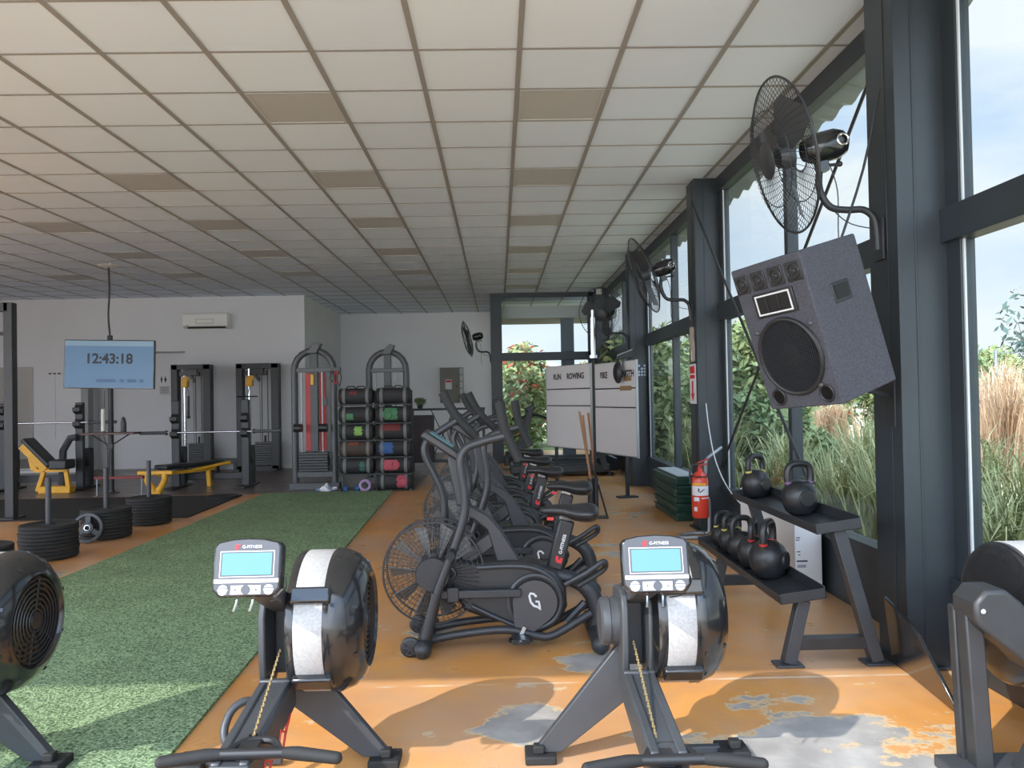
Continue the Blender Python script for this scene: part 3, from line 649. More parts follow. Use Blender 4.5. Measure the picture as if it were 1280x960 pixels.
        sk_.ring((-0.465, y - 0.0145, 0.05), 0.037, 0.003, 20, 4); sk_.build('wheel_spokes', M_steel, wo_)
    return t
bike = air_bike()
bike['label'] = 'nearest black air bike in the row, beside the sunlit floor patch'
for q, (dx, y, lb) in enumerate([(0.10, 5.38, 'second black air bike from the front of the row'), (0.0, 6.55, 'third black air bike from the front, mostly hidden behind the second'), (-0.02, 7.65, 'fourth black air bike from the front of the row'), (-0.04, 8.75, 'fifth black air bike, the farthest of the row')]):
    dup(bike, loc=(dx, y, 0), label=lb)
bpy.context.view_layer.update()

# ------------------------------------------------------------------ rowing machines
def monitor(t, cx, cy, cz, tilt=14):
    R = RX(math.radians(-tilt)) ; o = Vector((cx, cy, cz))
    def P(x, y, z): return o + R @ Vector((x, y, z))
    b = MB(); poly = [(-0.099, -0.06), (-0.085, -0.075), (-0.078, -0.082), (0.078, -0.082), (0.085, -0.075), (0.099, -0.06), (0.099, 0.062), (0.09, 0.074), (0.05, 0.083), (0, 0.086), (-0.05, 0.083), (-0.09, 0.074), (-0.099, 0.062)]
    b.prism(poly, 0.0, 0.045); b.v = [tuple(P(*p)) for p in b.v]; shell = b.build('monitor', M_gloss, t, bevel=0.006)
    f = MB(); f.prism([(x * .94, z * .95 + 0.001) for x, z in poly], -0.003, 0.002); f.v = [tuple(P(*p)) for p in f.v]; f.build('face_plate', M_mon, shell, bevel=0.002)
    def rect(name, m, x0, x1, z0, z1, d=0.005):
        q = MB().span((x0, -d, z0), (x1, -0.001, z1)); q.v = [tuple(P(*p)) for p in q.v]; return q.build(name, m, shell, smooth=False)
    rect('screen_rim', M_white, -0.079, 0.079, -0.026, 0.049, 0.0036); rect('screen_bezel', M_mon, -0.0765, 0.0765, -0.0235, 0.0465, 0.0042); rect('screen', M_lcd, -0.072, 0.072, -0.020, 0.043, 0.005)
    rect('white_strip', M_white, -0.093, 0.093, -0.042, -0.031, 0.0042)
    rect('button_panel', M_white, -0.043, 0.043, -0.074, -0.049, 0.0042)
    q = MB().cyl((0, -0.006, -0.0615), (0, -0.001, -0.0615), 0.0135, 20); q.v = [tuple(P(*p)) for p in q.v]; q.build('centre_button', M_mon, shell)
    for x in (-0.066, 0.066):
        q = MB().cyl((x, -0.0045, -0.0615), (x, -0.001, -0.0615), 0.0145, 20); q.v = [tuple(P(*p)) for p in q.v]; qo = q.build('round_button', M_white, shell)
        q = MB().span((x - 0.0145, -0.0052, -0.0580), (x + 0.0145, -0.004, -0.0555)).span((x - 0.0145, -0.0052, -0.0675), (x + 0.0145, -0.004, -0.065)); q.v = [tuple(P(*p)) for p in q.v]; q.build('button_legend', M_mon, shell, smooth=False)
    for x, d in ((-0.03, -1), (0.03, 1)):
        q = MB().prism([(x - 0.004, -0.0615 - d * 0.003), (x + 0.004, -0.0615 - d * 0.003), (x, -0.0615 + d * 0.004)], -0.0052, -0.003); q.v = [tuple(P(*p)) for p in q.v]; q.build('arrow', M_mon, shell, smooth=False)
    Rt = R @ FACE_NY
    text('lettering', 'G-FITNESS', 0.0125, M_white, shell, Rt, P(0.012, -0.0035, 0.0605))
    q = MB().prism(mark(None, (-0.030, 0.0605), 0.015, 0), -0.0042, -0.002); q.v = [tuple(P(*p)) for p in q.v]; q.build('brand_mark', M_red, shell, smooth=False)
    for x in (-0.028, 0.018):
        q = MB().tube([P(x, 0.02, -0.083), P(x - 0.002, 0.015, -0.10), P(x - 0.006, 0.005, -0.122)], 0.0038, 6); q.build('cable_clip', M_chrome, shell)
    q = MB().tube([P(0.098, 0.03, -0.02), P(0.108, 0.035, -0.05), P(0.085, 0.05, -0.085), P(0.05, 0.08, -0.095)], 0.002, 5, 4); q.build('cable', M_plastic, shell)
M_under = mat('brown beneath arm', (112, 78, 58), 0.5)
def drum(t, x0=0.05):
    """flywheel housing, axis along X: dark rim, silver perforated band, bulging cage dome with rings"""
    cz = 0.515; R0 = 0.248
    d = MB(); d.lathe([(0.0, x0 - 0.01), (0.20, x0 - 0.01), (R0 - 0.014, x0), (R0 - 0.006, x0 + 0.012), (R0 - 0.006, x0 + 0.03)], (0, 0, cz), 'x', 56)
    d.lathe([(R0 - 0.004, x0 + 0.125), (R0, x0 + 0.135), (R0 - 0.002, x0 + 0.16), (R0 - 0.02, x0 + 0.205), (R0 - 0.055, x0 + 0.238), (0.165, x0 + 0.25), (0.155, x0 + 0.238), (0.15, x0 + 0.22), (0.0, x0 + 0.22)], (0, 0, cz), 'x', 56)
    for k in range(8):
        a = k * PI / 4 + .35; c_, s_ = math.cos(a), math.sin(a)
        d.bar((x0 + 0.15, c_ * (R0 - .004), cz + s_ * (R0 - .004)), (x0 + 0.232, c_ * (R0 - .05), cz + s_ * (R0 - .05)), 0.012, 0.014, (0, c_, s_))
    o = d.build('flywheel_housing', M_gloss, t)
    b = MB(); b.lathe([(R0 - 0.007, x0 + 0.028), (R0 - 0.004, x0 + 0.032), (R0 - 0.004, x0 + 0.122), (R0 - 0.007, x0 + 0.128)], (0, 0, cz), 'x', 56); b.build('silver_band', M_silver, o)
    g_ = MB()
    for r in (0.04, 0.058, 0.076, 0.094, 0.112, 0.13, 0.147): g_.ring((x0 + 0.238, 0, cz), r, 0.0035, 40, 5, 'x')
    for k in range(6): a = k * PI / 3 + .3; g_.tube([(x0 + 0.234, 0.03 * math.cos(a), cz + 0.03 * math.sin(a)), (x0 + 0.234, 0.155 * math.cos(a), cz + 0.155 * math.sin(a))], 0.003, 4)
    g_.lathe([(0.0, 0.252), (0.03, 0.25), (0.034, 0.235)], (x0 - 0.008, 0, cz), 'x', 20)
    g_.build('intake_grille', M_plastic, o)
    for ang, nm in ((148, 1), (218, 2)):
        a = math.radians(ang); c_, s_ = math.cos(a), math.sin(a)          # c along Y (towards the user is -Y)
        q = MB(); R = RX(math.radians(ang)) ; ctr = Vector((x0 + 0.085, c_ * (R0 + 0.006), cz + s_ * (R0 + 0.006)))
        q.box(ctr, (0.135, 0.03, 0.055), R); q.build('band_clip', M_gloss, o, bevel=0.008)
    return o
def rower(label, loc, legs=(-1, 1), cover=False, loop=False, hy=-0.60, hz=0.315, hx=0.0):
    t = thing('rowing_machine', label, 'rowing machine', loc, 0, 'rowing machines facing the room')
    drum(t)
    pl = MB()
    for x in (-0.062, 0.030):
        poly = [(-0.02, 0.30), (-0.10, 0.31), (-0.14, 0.35), (-0.15, 0.42), (-0.15, 0.56), (-0.13, 0.605), (-0.08, 0.62), (0.06, 0.60), (0.10, 0.52), (0.08, 0.36)]
        pl.prism(poly, x, x + 0.024, 'x')
    pl.span((-0.06, -0.155, 0.335), (0.05, -0.13, 0.352)); pl.span((-0.04, -0.02, 0.33), (0.032, 0.08, 0.60))
    pl.build('side_plate', M_grey, t, bevel=0.006)
    if cover: MB().lathe([(0.0, -0.125), (0.072, -0.125), (0.082, -0.117), (0.085, -0.10), (0.085, -0.092), (0.080, -0.09), (0.080, -0.082), (0.085, -0.08), (0.085, -0.06)], (0, -0.02, 0.49), 'x', 32).build('axle_cover', M_grey, t)
    bm_ = MB(); bm_.bar((-0.005, -0.10, 0.295), (-0.005, -0.62, 0.225), 0.115, 0.10)
    bm_.bar((-0.045, -0.10, 0.347), (-0.045, -0.62, 0.277), 0.028, 0.012); bm_.bar((0.035, -0.10, 0.347), (0.035, -0.62, 0.277), 0.028, 0.012)
    bm_.bar((-0.005, -0.55, 0.20), (-0.005, -1.85, 0.20), 0.07, 0.09)
    bo = bm_.build('beam', M_grey, t, bevel=0.006)
    rs = MB()
    pts = [(-0.18, 0.30), (-0.24, 0.27), (-0.30, 0.31), (-0.34, 0.25), (-0.27, 0.24), (-0.22, 0.29)]
    rs.tube([(0.0535, y, z - 0.055 + (y + .2) * .13) for y, z in pts], 0.004, 5); rs.tube([(0.0535, y - 0.17, z - 0.075 + (y + .2) * .13) for y, z in pts], 0.004, 5); rs.build('red_decal', M_redpad, bo)
    ch = MB(); n = 34
    for i in range(n):
        s_ = i / (n - 1); y = -0.06 + (hy + 0.16) * s_; z = 0.425 + (hz + 0.012 - 0.425) * s_; x = -0.01 + (hx - 0.015) * s_
        ch.box((x, y, z), (0.009 if i % 2 else 0.005, 0.012, 0.005 if i % 2 else 0.009))
    ch.build('chain', mat('chain metal', (186, 168, 130), 0.35, 0.8) if '_chm' not in globals() else _chm, t)
    globals()['_chm'] = bpy.data.materials['chain metal']
    yk = MB(); yk.tube([(hx - 0.075, hy + 0.005, hz), (hx - 0.045, hy + 0.07, hz + .003), (hx, hy + 0.085, hz + .003), (hx + 0.045, hy + 0.07, hz + .003), (hx + 0.075, hy + 0.005, hz)], 0.012, 8, 3)
    yk.tube([(hx - 0.09, hy, hz), (hx + 0.09, hy, hz)], 0.016, 10); yk.box((hx - 0.02, hy + 0.04, hz - .005), (0.055, 0.09, 0.03)); yk.ring((hx - 0.025, hy + 0.10, hz + .007), 0.016, 0.005, 18, 6, 'z')
    yo = yk.build('handle', M_plastic, t, bevel=0.003)
    for s_ in (-1, 1):
        gq = MB(); gq.tube([(hx + s_ * 0.085, hy, hz), (hx + s_ * 0.13, hy - 0.006, hz), (hx + s_ * 0.245, hy - 0.03, hz - .005)], [0.015, 0.019, 0.017], 12, 3); gq.ball((hx + s_ * 0.245, hy - 0.03, hz - .005), 0.017, 10, 6); gq.build('handle_grip', M_rubber, yo)
        if s_ in legs: MB().prism([(s_ * 0.02, 0.42), (s_ * 0.05, 0.42), (s_ * 0.36, 0.045), (s_ * 0.34, 0.03), (s_ * 0.27, 0.03), (s_ * 0.02, 0.22)], -0.035, 0.0).build('leg', M_grey, t, bevel=0.004)
        else: MB().span((s_ * 0.02, -0.03, 0.01), (s_ * 0.30, 0.0, 0.035)).build('foot_bar', M_grey, t, bevel=0.004)
        ft = MB(); ft.span((s_ * 0.29, -0.07, 0.0), (s_ * 0.40, 0.04, 0.03)); ft.span((s_ * 0.33, -0.05, 0.03), (s_ * 0.37, -0.01, 0.06)); ft.build('foot', M_rubber, t, bevel=0.006)
        fp = MB(); fp.box((s_ * 0.13, -0.78, 0.16), (0.12, 0.02, 0.30), RX(math.radians(35))); fp.build('footrest', M_plastic, t, bevel=0.006)
    if loop: lp = MB(); lp.tube([(-0.06, -0.16, 0.28), (-0.10, -0.18, 0.292), (-0.135, -0.21, 0.27), (-0.145, -0.25, 0.22), (-0.12, -0.27, 0.18), (-0.06, -0.27, 0.18)], 0.014, 10, 4); lp.build('carry_handle', M_grey, t)
    se = MB(); se.box((0, -1.35, 0.32), (0.24, 0.22, 0.05)); se.box((0, -1.35, 0.272), (0.12, 0.16, 0.05)); se.build('seat', M_vinyl, t, bevel=0.02)
    rl = MB(); rl.span((-0.25, -1.87, 0), (0.25, -1.81, 0.04)); rl.bar((0, -1.84, 0.03), (0, -1.84, 0.18), 0.05, 0.05, (0, 1, 0)); rl.build('rear_leg', M_grey, t, bevel=0.004)
    return t
def add_monitor(t, mx, mz):
    ar = MB(); ar.bar((0.0, -0.06, 0.585), (mx, -0.50, mz - 0.055), 0.075, 0.05); ar.build('monitor_arm', M_grey, t, bevel=0.008)
    monitor(t, mx, -0.55, mz)
r1 = rower('rowing machine with grey monitor beside the edge of the green turf', (-0.772, 2.90, 0), legs=(1,), loop=True, hx=0.055, hz=0.30); add_monitor(r1, 0.032, 0.815)
r2 = rower('rowing machine with lit monitor standing on orange floor in front of the nearest bike', (0.472, 2.90, 0), legs=(-1,), cover=True, hy=-0.64, hz=0.27); add_monitor(r2, -0.018, 0.80)
r3 = rower('rowing machine cut off at the left edge, its round flywheel cover on the turf', (-1.955, 2.90, 0.016)); add_monitor(r3, 0.0, 0.80)
# the machine at the right edge: folded arm seen from its side
t = thing('rowing_machine', 'rowing machine with folded grey arm cut off at the right edge', 'rowing machine', (1.68, 2.78, 0), 0, 'rowing machines facing the room')
dr = drum(t, 0.055)
a_ = MB()
a_.prism([(-0.145, 0.60), (-0.11, 0.64), (-0.04, 0.64), (0.01, 0.60), (0.30, 0.24), (0.23, 0.17), (0.0, 0.42), (-0.125, 0.52), (-0.145, 0.55)], -0.20, -0.06)
a_.build('folded_arm', M_black, t, bevel=0.012)
pz = MB(); pz.bar((-0.115, -0.11, 0.56), (-0.085, -0.11, 0.0), 0.06, 0.06, (0, 1, 0)); pz.bar((-0.13, -0.05, 0.56), (-0.11, -0.05, 0.0), 0.03, 0.04, (0, 1, 0)); pz.build('post', M_black, t, bevel=0.006)
pz = MB(); pz.bar((0.17, -0.13, 0.24), (0.0, -0.15, 0.0), 0.04, 0.06, (0, 1, 0)); pz.build('strut', M_black, t, bevel=0.006)
pz = MB(); pz.box((0.085, -0.21, 0.475), (0.10, 0.06, 0.055), RY(math.radians(48))); pz.box((0.15, -0.21, 0.39), (0.06, 0.04, 0.16), RY(math.radians(-38))); pz.build('bracket', M_galv, t, bevel=0.008)
pz = MB(); pz.span((0.185, -0.30, 0.16), (0.30, -0.285, 0.52)); po = pz.build('bolt_plate', M_steel, t, bevel=0.003)
for z in (0.19, 0.26, 0.33, 0.40, 0.47):
    MB().ball((0.20, -0.302, z), (0.008, 0.006, 0.008), 10, 6).build('bolt', M_white, po)
for (x, z) in ((-0.12, 0.575), (0.03, 0.40)): MB().ball((x, -0.201, z), (0.008, 0.005, 0.008), 10, 6).build('bolt', M_white, t)
pz = MB().span((-0.20, -0.2, 0), (0.34, -0.02, 0.04)); pz.build('base_foot', M_grey, t, bevel=0.006)

# ------------------------------------------------------------------ kettlebell rack and kettlebells
t = thing('kettlebell_rack', 'two tier black steel kettlebell rack along the window wall', 'rack', (0, 0, 0))
def tray(name, x0, z0, y0, y1, wdt, tilt):
    R = RY(-tilt); o = Vector((x0, 0, z0)); m_ = MB()
    def B(a, c): 
        a = Vector(a); c = Vector(c); m_.box(o + R @ ((a + c) / 2), [abs(c[i] - a[i]) for i in range(3)], R)
    B((0, y0, 0), (wdt, y1, 0.006)); B((0, y0, 0), (0.006, y1, 0.042)); B((wdt - 0.006, y0, 0), (wdt, y1, 0.06)); B((0, y0, 0), (wdt, y0 + 0.006, 0.05)); B((0, y1 - 0.006, 0), (wdt, y1, 0.05))
    return m_.build(name, M_black, t, bevel=0.002)
tray('upper_tray', 1.475, 0.628, 3.72, 5.06, 0.215, math.radians(7)); tray('lower_tray', 1.30, 0.305, 3.72, 5.26, 0.215, math.radians(7))
for y in (3.80, 5.10):
    l_ = MB()
    l_.bar((1.43, y, 0.31), (1.355, y, 0.012), 0.06, 0.06, (0, 1, 0)); l_.box((1.352, y, 0.006), (0.13, 0.10, 0.012)); l_.build('front_leg', M_grey, t, bevel=0.004)
    l_ = MB(); l_.bar((1.60, y - 0.01, 0.64), (1.775, y, 0.012), 0.06, 0.06, (0, 1, 0)); l_.box((1.775, y, 0.006), (0.13, 0.10, 0.012)); l_.build('rear_leg', M_grey, t, bevel=0.004)
    l_ = MB(); l_.span((1.38, y - 0.025, 0.075), (1.75, y + 0.025, 0.135)); l_.build('cross_bar', M_black, t, bevel=0.004)
M_iron = mat('black cast iron', (34, 35, 37), 0.38, var=0.1, vscale=30, bump=0.08, bscale=90)
M_redtape = mat('red tape', (178, 50, 46), 0.5); M_yeltape = mat('yellow tape', (196, 184, 96), 0.5); M_puretape = mat('purple tape', (104, 80, 112), 0.5)
def kettlebell(label, x, y, z, r, rz, tape, tilt=0.0):
    t = thing('kettlebell', label, 'kettlebell', (x, y, z), rz, 'kettlebells on the rack')
    b = MB(); b.lathe([(0.0, 0.0), (r * .62, 0.0), (r * .80, r * .18), (r * .96, r * .6), (r, r * .95), (r * .95, r * 1.3), (r * .78, r * 1.62), (r * .5, r * 1.84), (0.0, r * 1.92)], (0, 0, 0), 'z', 28)
    b.lathe([(0.0, -r * 1.0), (r * .42, -r * 1.0), (r * .46, -r * .95), (r * .46, -r * .8)], (0, 0, r * .95), 'y', 20)
    b.build('body', M_iron, t)
    h = MB(); h.tube([(-r * .62, 0, r * 1.5), (-r * .70, 0, r * 2.0), (-r * .66, 0, r * 2.5), (-r * .45, 0, r * 2.78), (0, 0, r * 2.85), (r * .45, 0, r * 2.78), (r * .66, 0, r * 2.5), (r * .70, 0, r * 2.0), (r * .62, 0, r * 1.5)], r * .205, 12, 4); h.build('handle', M_iron, t)
    if tape:
        for s_ in (-1, 1): MB().tube([(s_ * r * .66, 0, r * 1.72), (s_ * r * .685, 0, r * 1.84)], r * .225, 12).build('tape_band', tape, t)
    return t
def ku(x): return 0.636 + (x - 1.475) * 0.1228
def kl(x): return 0.313 + (x - 1.30) * 0.1228
kettlebell('large kettlebell with broad handle at the near end of the top shelf', 1.585, 4.22, ku(1.585) + 0.004, 0.093, 0.1, M_puretape)
kettlebell('kettlebell with yellow tape at the far end of the top shelf', 1.585, 4.94, ku(1.585) + 0.004, 0.088, 0.5, M_yeltape)
kettlebell('nearest and biggest kettlebell with red tape on the bottom shelf', 1.405, 4.20, kl(1.405) + 0.004, 0.100, 0.9, M_redtape)
kettlebell('second kettlebell from the near end of the bottom shelf, red tape', 1.405, 4.45, kl(1.405) + 0.004, 0.088, 1.1, M_redtape)
kettlebell('third kettlebell from the near end of the bottom shelf, plain black', 1.405, 4.66, kl(1.405) + 0.004, 0.084, 0.2, None)
kettlebell('fourth kettlebell from the near end of the bottom shelf, yellow tape', 1.405, 4.86, kl(1.405) + 0.004, 0.080, 0.4, M_yeltape)
kettlebell('smallest kettlebell at the far end of the bottom shelf, yellow tape', 1.405, 5.05, kl(1.405) + 0.004, 0.074, 0.3, M_yeltape)
# white carton on the floor behind the rack
t = thing('carton', 'long white carton standing on the floor between kettlebell rack and window', 'box', (1.885, 5.12, 0))
c_ = MB().span((0, 0, 0), (0.175, 1.15, 0.55)); co = c_.build('box_body', M_card, t, bevel=0.006)
c_ = MB().span((0.01, 0.01, 0.55), (0.0865, 1.14, 0.554)).span((0.0885, 0.01, 0.55), (0.165, 1.14, 0.554)); c_.build('top_flap', M_card, t, bevel=0.001)
pr = MB()
for z, w0, w1 in ((0.36, .008, .035), (0.345, .008, .03), (0.27, .012, .035), (0.25, .02, .034)): pr.span((w0, -0.0012, z - 0.003), (w1, 0.0, z + 0.003))
pr.span((0.010, -0.0012, 0.205), (0.08, 0, 0.215)); pr.span((0.014, -0.0012, 0.18), (0.07, 0, 0.185)); pr.span((0.014, -0.0012, 0.17), (0.07, 0, 0.175))
pr.build('print', mat('dark blue print', (52, 58, 92), 0.6), co, smooth=False)
# bent dark sheet panel leaning on the rack leg
t = thing('panel_board', 'dark glossy panel board leaning against the kettlebell rack leg', 'board', (0, 0, 0))
vs = [(1.815, 3.80, 0.012), (1.755, 3.17, 0.012), (1.748, 3.165, 0.045), (1.715, 3.36, 0.255), (1.722, 3.45, 0.29), (1.745, 3.72, 0.335)]
p_ = MB(); th = Vector((0.016, 0.0, 0.004)); n = len(vs)
A_ = [Vector(v) + Vector((0.035, -0.0, 0)) for v in vs]
p_.add(A_ + [v + th for v in A_], [tuple(range(n)), tuple(range(2 * n - 1, n - 1, -1))] + [(k, (k + 1) % n, n + (k + 1) % n, n + k) for k in range(n)])
p_.build('sheet', M_gloss, t, bevel=0.004)

# ------------------------------------------------------------------ loudspeaker hung on the near column
t = thing('loudspeaker', 'tilted grey carpeted loudspeaker hung on the nearest column', 'speaker', (1.4352, 3.6243, 1.604))
RS = (Euler((0.2918, -0.0637, -1.1365), 'XYZ')).to_matrix()
W, D, Hs = 0.4234, 0.3572, 0.68
def S(mb): mb.v = [tuple(RS @ Vector(p)) for p in mb.v]; return mb
cb = S(MB().span((-W / 2, -D / 2, -Hs / 2), (W / 2, D / 2, Hs / 2))).build('cabinet', M_carpet, t, bevel=0.008)
F = -D / 2
for k in range(4):
    x = -0.158 + k * 0.105
    q = MB().span((x - 0.042, F - 0.006, 0.222), (x + 0.042, F + 0.004, 0.306)); q.ring((x, F - 0.007, 0.264), 0.032, 0.006, 24, 6); q.lathe([(0.0, -0.012), (0.012, -0.010), (0.016, -0.004)], (x, F - 0.002, 0.264), 'y', 14)
    S(q).build('tweeter', M_plastic, t, bevel=0.003)
q = MB().span((-0.115, F - 0.010, 0.095), (0.125, F + 0.004, 0.205)); ho = S(q).build('horn_flange', M_plastic, t, bevel=0.004)
q = MB()
for a, c in (((-0.098, 0.190), (0.108, 0.197)), ((-0.098, 0.105), (0.108, 0.112)), ((-0.098, 0.112), (-0.091, 0.19)), ((0.101, 0.112), (0.108, 0.19))): q.span((a[0], F - 0.013, a[1]), (c[0], F - 0.008, c[1]))
S(q).build('white_rim', M_white, ho, smooth=False)
S(MB().span((-0.09, F - 0.0115, 0.112), (0.10, F - 0.009, 0.19))).build('horn_mouth', M_dark, ho, smooth=False)
for xv in (-0.035, 0.035): S(MB().span((xv, F - 0.016, 0.115), (xv + .007, F - 0.010, 0.187))).build('horn_vane', M_plastic, ho, smooth=False)
wz = -0.10
q = MB(); q.ring((0.005, F - 0.006, wz), 0.172, 0.011, 56, 8); q.lathe([(0.0, 0.0), (0.17, 0.0)], (0.005, F - 0.001, wz), 'y', 40)
wo = S(q).build('woofer', M_plastic, t)
q = MB()
for i in range(-17, 18):
    a = i * 0.0095; L_ = math.sqrt(max(0, 0.166 ** 2 - a * a)); b_ = 0.020
    bul = lambda r2: F - 0.008 - 0.022 * (1 - r2 / 0.166 ** 2)
    for vert in (0, 1):
        pts = []
        for k in range(9):
            s_ = -L_ + 2 * L_ * k / 8; r2 = a * a + s_ * s_
            pts.append((0.005 + (a if vert else s_), bul(r2), wz + (s_ if vert else a)))
        q.tube(pts, 0.0012, 3, cap=False)
S(q).build('grille', M_grey, wo)
q = MB().lathe([(0.0, -0.006), (0.045, -0.003), (0.06, 0.0)], (0.005, F - 0.004, wz), 'y', 24); S(q).build('dust_cap', M_dark, wo)
for x in (-0.135, 0.145):
    q = MB(); q.ring((x, F - 0.002, -0.283), 0.036, 0.006, 28, 6); po = S(q).build('bass_port', M_plastic, t)
    S(MB().lathe([(0.0, -0.0), (0.034, -0.0)], (x, F - 0.0015, -0.283), 'y', 24)).build('port_mouth', M_dark, po)
for x, z in ((-0.155, 0.03), (0.165, 0.03), (-0.11, -0.245), (0.125, -0.245)):
    S(MB().ball((x, F - 0.005, z), (0.016, 0.006, 0.010), 10, 6)).build('grille_clamp', M_steel, t)
q = MB().span((W / 2 - 0.004, -0.055, 0.075), (W / 2 + 0.004, 0.055, 0.165)); so = S(q).build('side_handle', M_plastic, t, bevel=0.004)
S(MB().span((W / 2, -0.042, 0.09), (W / 2 + 0.006, 0.042, 0.152))).build('handle_cup', M_dark, so, smooth=False)
b_ = thing('speaker_bracket', 'black steel arm bracket under the tilted loudspeaker, fixed to the nearest column', 'bracket', (1.88, 3.80, 1.25))
MB().span((-0.010, -0.05, -0.13), (0.0, 0.05, 0.09)).build('wall_plate', M_black, b_, bevel=0.002)
MB().tube([(-0.01, 0, 0.02), (-0.24, -0.06, 0.075)], 0.012, 8).build('arm', M_black, b_)
c_ = MB().tube([(1.60, 3.72, 1.95), (1.75, 3.75, 2.35), (1.86, 3.80, 2.75)], 0.006, 6, 4).build('support_rope', M_black); tag(c_, 'thin black rope holding the tilted loudspeaker to the near column', 'rope')
# ------------------------------------------------------------------ wall fans
def wall_fan(label, loc, yaw=0.0, mirror=False, pit=13):
    """origin on the column face, arm goes to -X; yaw turns the head about its upright pivot"""
    t = thing('wall_fan', label, 'fan', loc, 0, 'black wall fans on the columns')
    pv = Vector((-0.27, 0, 0.46)); Rh = RZ(yaw) @ RY(math.radians(-pit))
    def Hd(mb): mb.v = [tuple(pv + Rh @ Vector(p)) for p in mb.v]; return mb
    MB().span((-0.012, -0.05, -0.10), (0.0, 0.05, 0.10)).build('wall_plate', M_black, t, bevel=0.003)
    MB().tube([(-0.012, 0, -0.05), (-0.015, 0, 0.04), (-0.03, 0, 0.11), (-0.08, 0, 0.15), (-0.16, 0, 0.15), (-0.24, 0, 0.165), (-0.285, 0, 0.23), (-0.295, 0, 0.30), (-0.28, 0, 0.40)], 0.017, 12, 4).build('arm', M_black, t)
    q = MB(); q.tube([(-0.10, 0, 0), (-0.05, 0, 0), (0.06, 0, 0), (0.10, 0, 0), (0.12, 0, 0)], [0.05, 0.075, 0.075, 0.06, 0.03], 20); q.box((-0.03, 0, -0.07), (0.05, 0.05, 0.10)); mo = Hd(q).build('motor', M_gloss, t)
    q = MB(); q.ring((0.07, -0.072, 0.0), 0.026, 0.006, 20, 6, 'y'); Hd(q).build('motor_ring', M_chrome, mo)
    q = MB(); q.tube([(-0.01, 0, -0.09), (0.05, 0, -0.10)], 0.008, 8); q.ball((0.06, 0, -0.10), 0.014, 8, 6); Hd(q).build('tilt_knob', M_black, mo)
    cx = -0.20; R0 = 0.375; g_ = MB()
    g_.ring((cx, 0, 0), R0, 0.006, 64, 6, 'x')
    for s_, dep in ((-1, 0.085), (1, 0.075)):
        g_.ring((cx + s_ * dep * .75, 0, 0), R0 * .62, 0.003, 48, 4, 'x'); g_.ring((cx + s_ * dep, 0, 0), R0 * .24, 0.003, 32, 4, 'x')
        for k in range(60):
            a = 2 * PI * k / 60; sw = 0.25
            pts = []
            for j in range(5):
                r = R0 * (0.22 + 0.78 * j / 4); aa = a + sw * (j / 4); pts.append((cx + s_ * dep * (1 - (j / 4) ** 2.6), r * math.cos(aa), r * math.sin(aa)))
            g_.tube(pts, 0.0018, 3, cap=False)
    g_.lathe([(0.0, -0.006), (0.085, -0.004), (0.09, 0.0)], (cx - 0.085, 0, 0), 'x', 24)
    Hd(g_).build('cage', M_black, t)
    b = MB()
    for k in range(3):
        a0 = 2 * PI * k / 3 + 0.4
        vs = []
        for r, aw, tw in ((0.05, 0.4, 0.02), (0.16, 0.42, 0.04), (0.27, 0.36, 0.045), (0.32, 0.2, 0.035)):
            for s_ in (-1, 1): vs.append((cx + s_ * tw, r * math.cos(a0 + s_ * aw), r * math.sin(a0 + s_ * aw)))
        vs2 = [(x + 0.004, y, z) for x, y, z in vs]; m_ = len(vs)
        fs = []
        for i in range(3): a = 2 * i; fs += [(a, a + 1, a + 3, a + 2), (m_ + a, m_ + a + 2, m_ + a + 3, m_ + a + 1), (a, a + 2, m_ + a + 2, m_ + a), (a + 1, m_ + a + 1, m_ + a + 3, a + 3)]
        b.add(vs + vs2, fs)
    b.lathe([(0.0, -0.04), (0.05, -0.03), (0.06, 0.0), (0.06, 0.04)], (cx, 0, 0), 'x', 20)
    Hd(b).build('blades', M_grey, t)
    MB().tube([(-0.25, 0.0, 0.40), (-0.20, 0.01, 0.25), (-0.20, 0.01, 0.02), (-0.18, 0.0, -0.10)], 0.003, 5, 5).build('cord', M_black, t)
    MB().tube([(-0.29, 0.02, 0.38), (-0.25, 0.04, 0.22), (-0.15, 0.03, 0.10), (-0.02, 0.02, 0.06)], 0.003, 5, 5).build('power_cable', M_black, t)
    return t
wall_fan('largest black wall fan, on the nearest column above the tilted loudspeaker', (1.876, 3.86, 2.03), 0.0)
wall_fan('black wall fan on the second column, above the fire extinguisher', (1.876, 7.66, 2.05), 0.0, pit=20)
wall_fan('black wall fan on the third column, turned towards the room above the whiteboard', (1.876, 11.44, 2.03), math.radians(55))
wall_fan('small looking black wall fan beside the far window frame, facing left', (-0.13, 15.95, 2.05), 0.0)
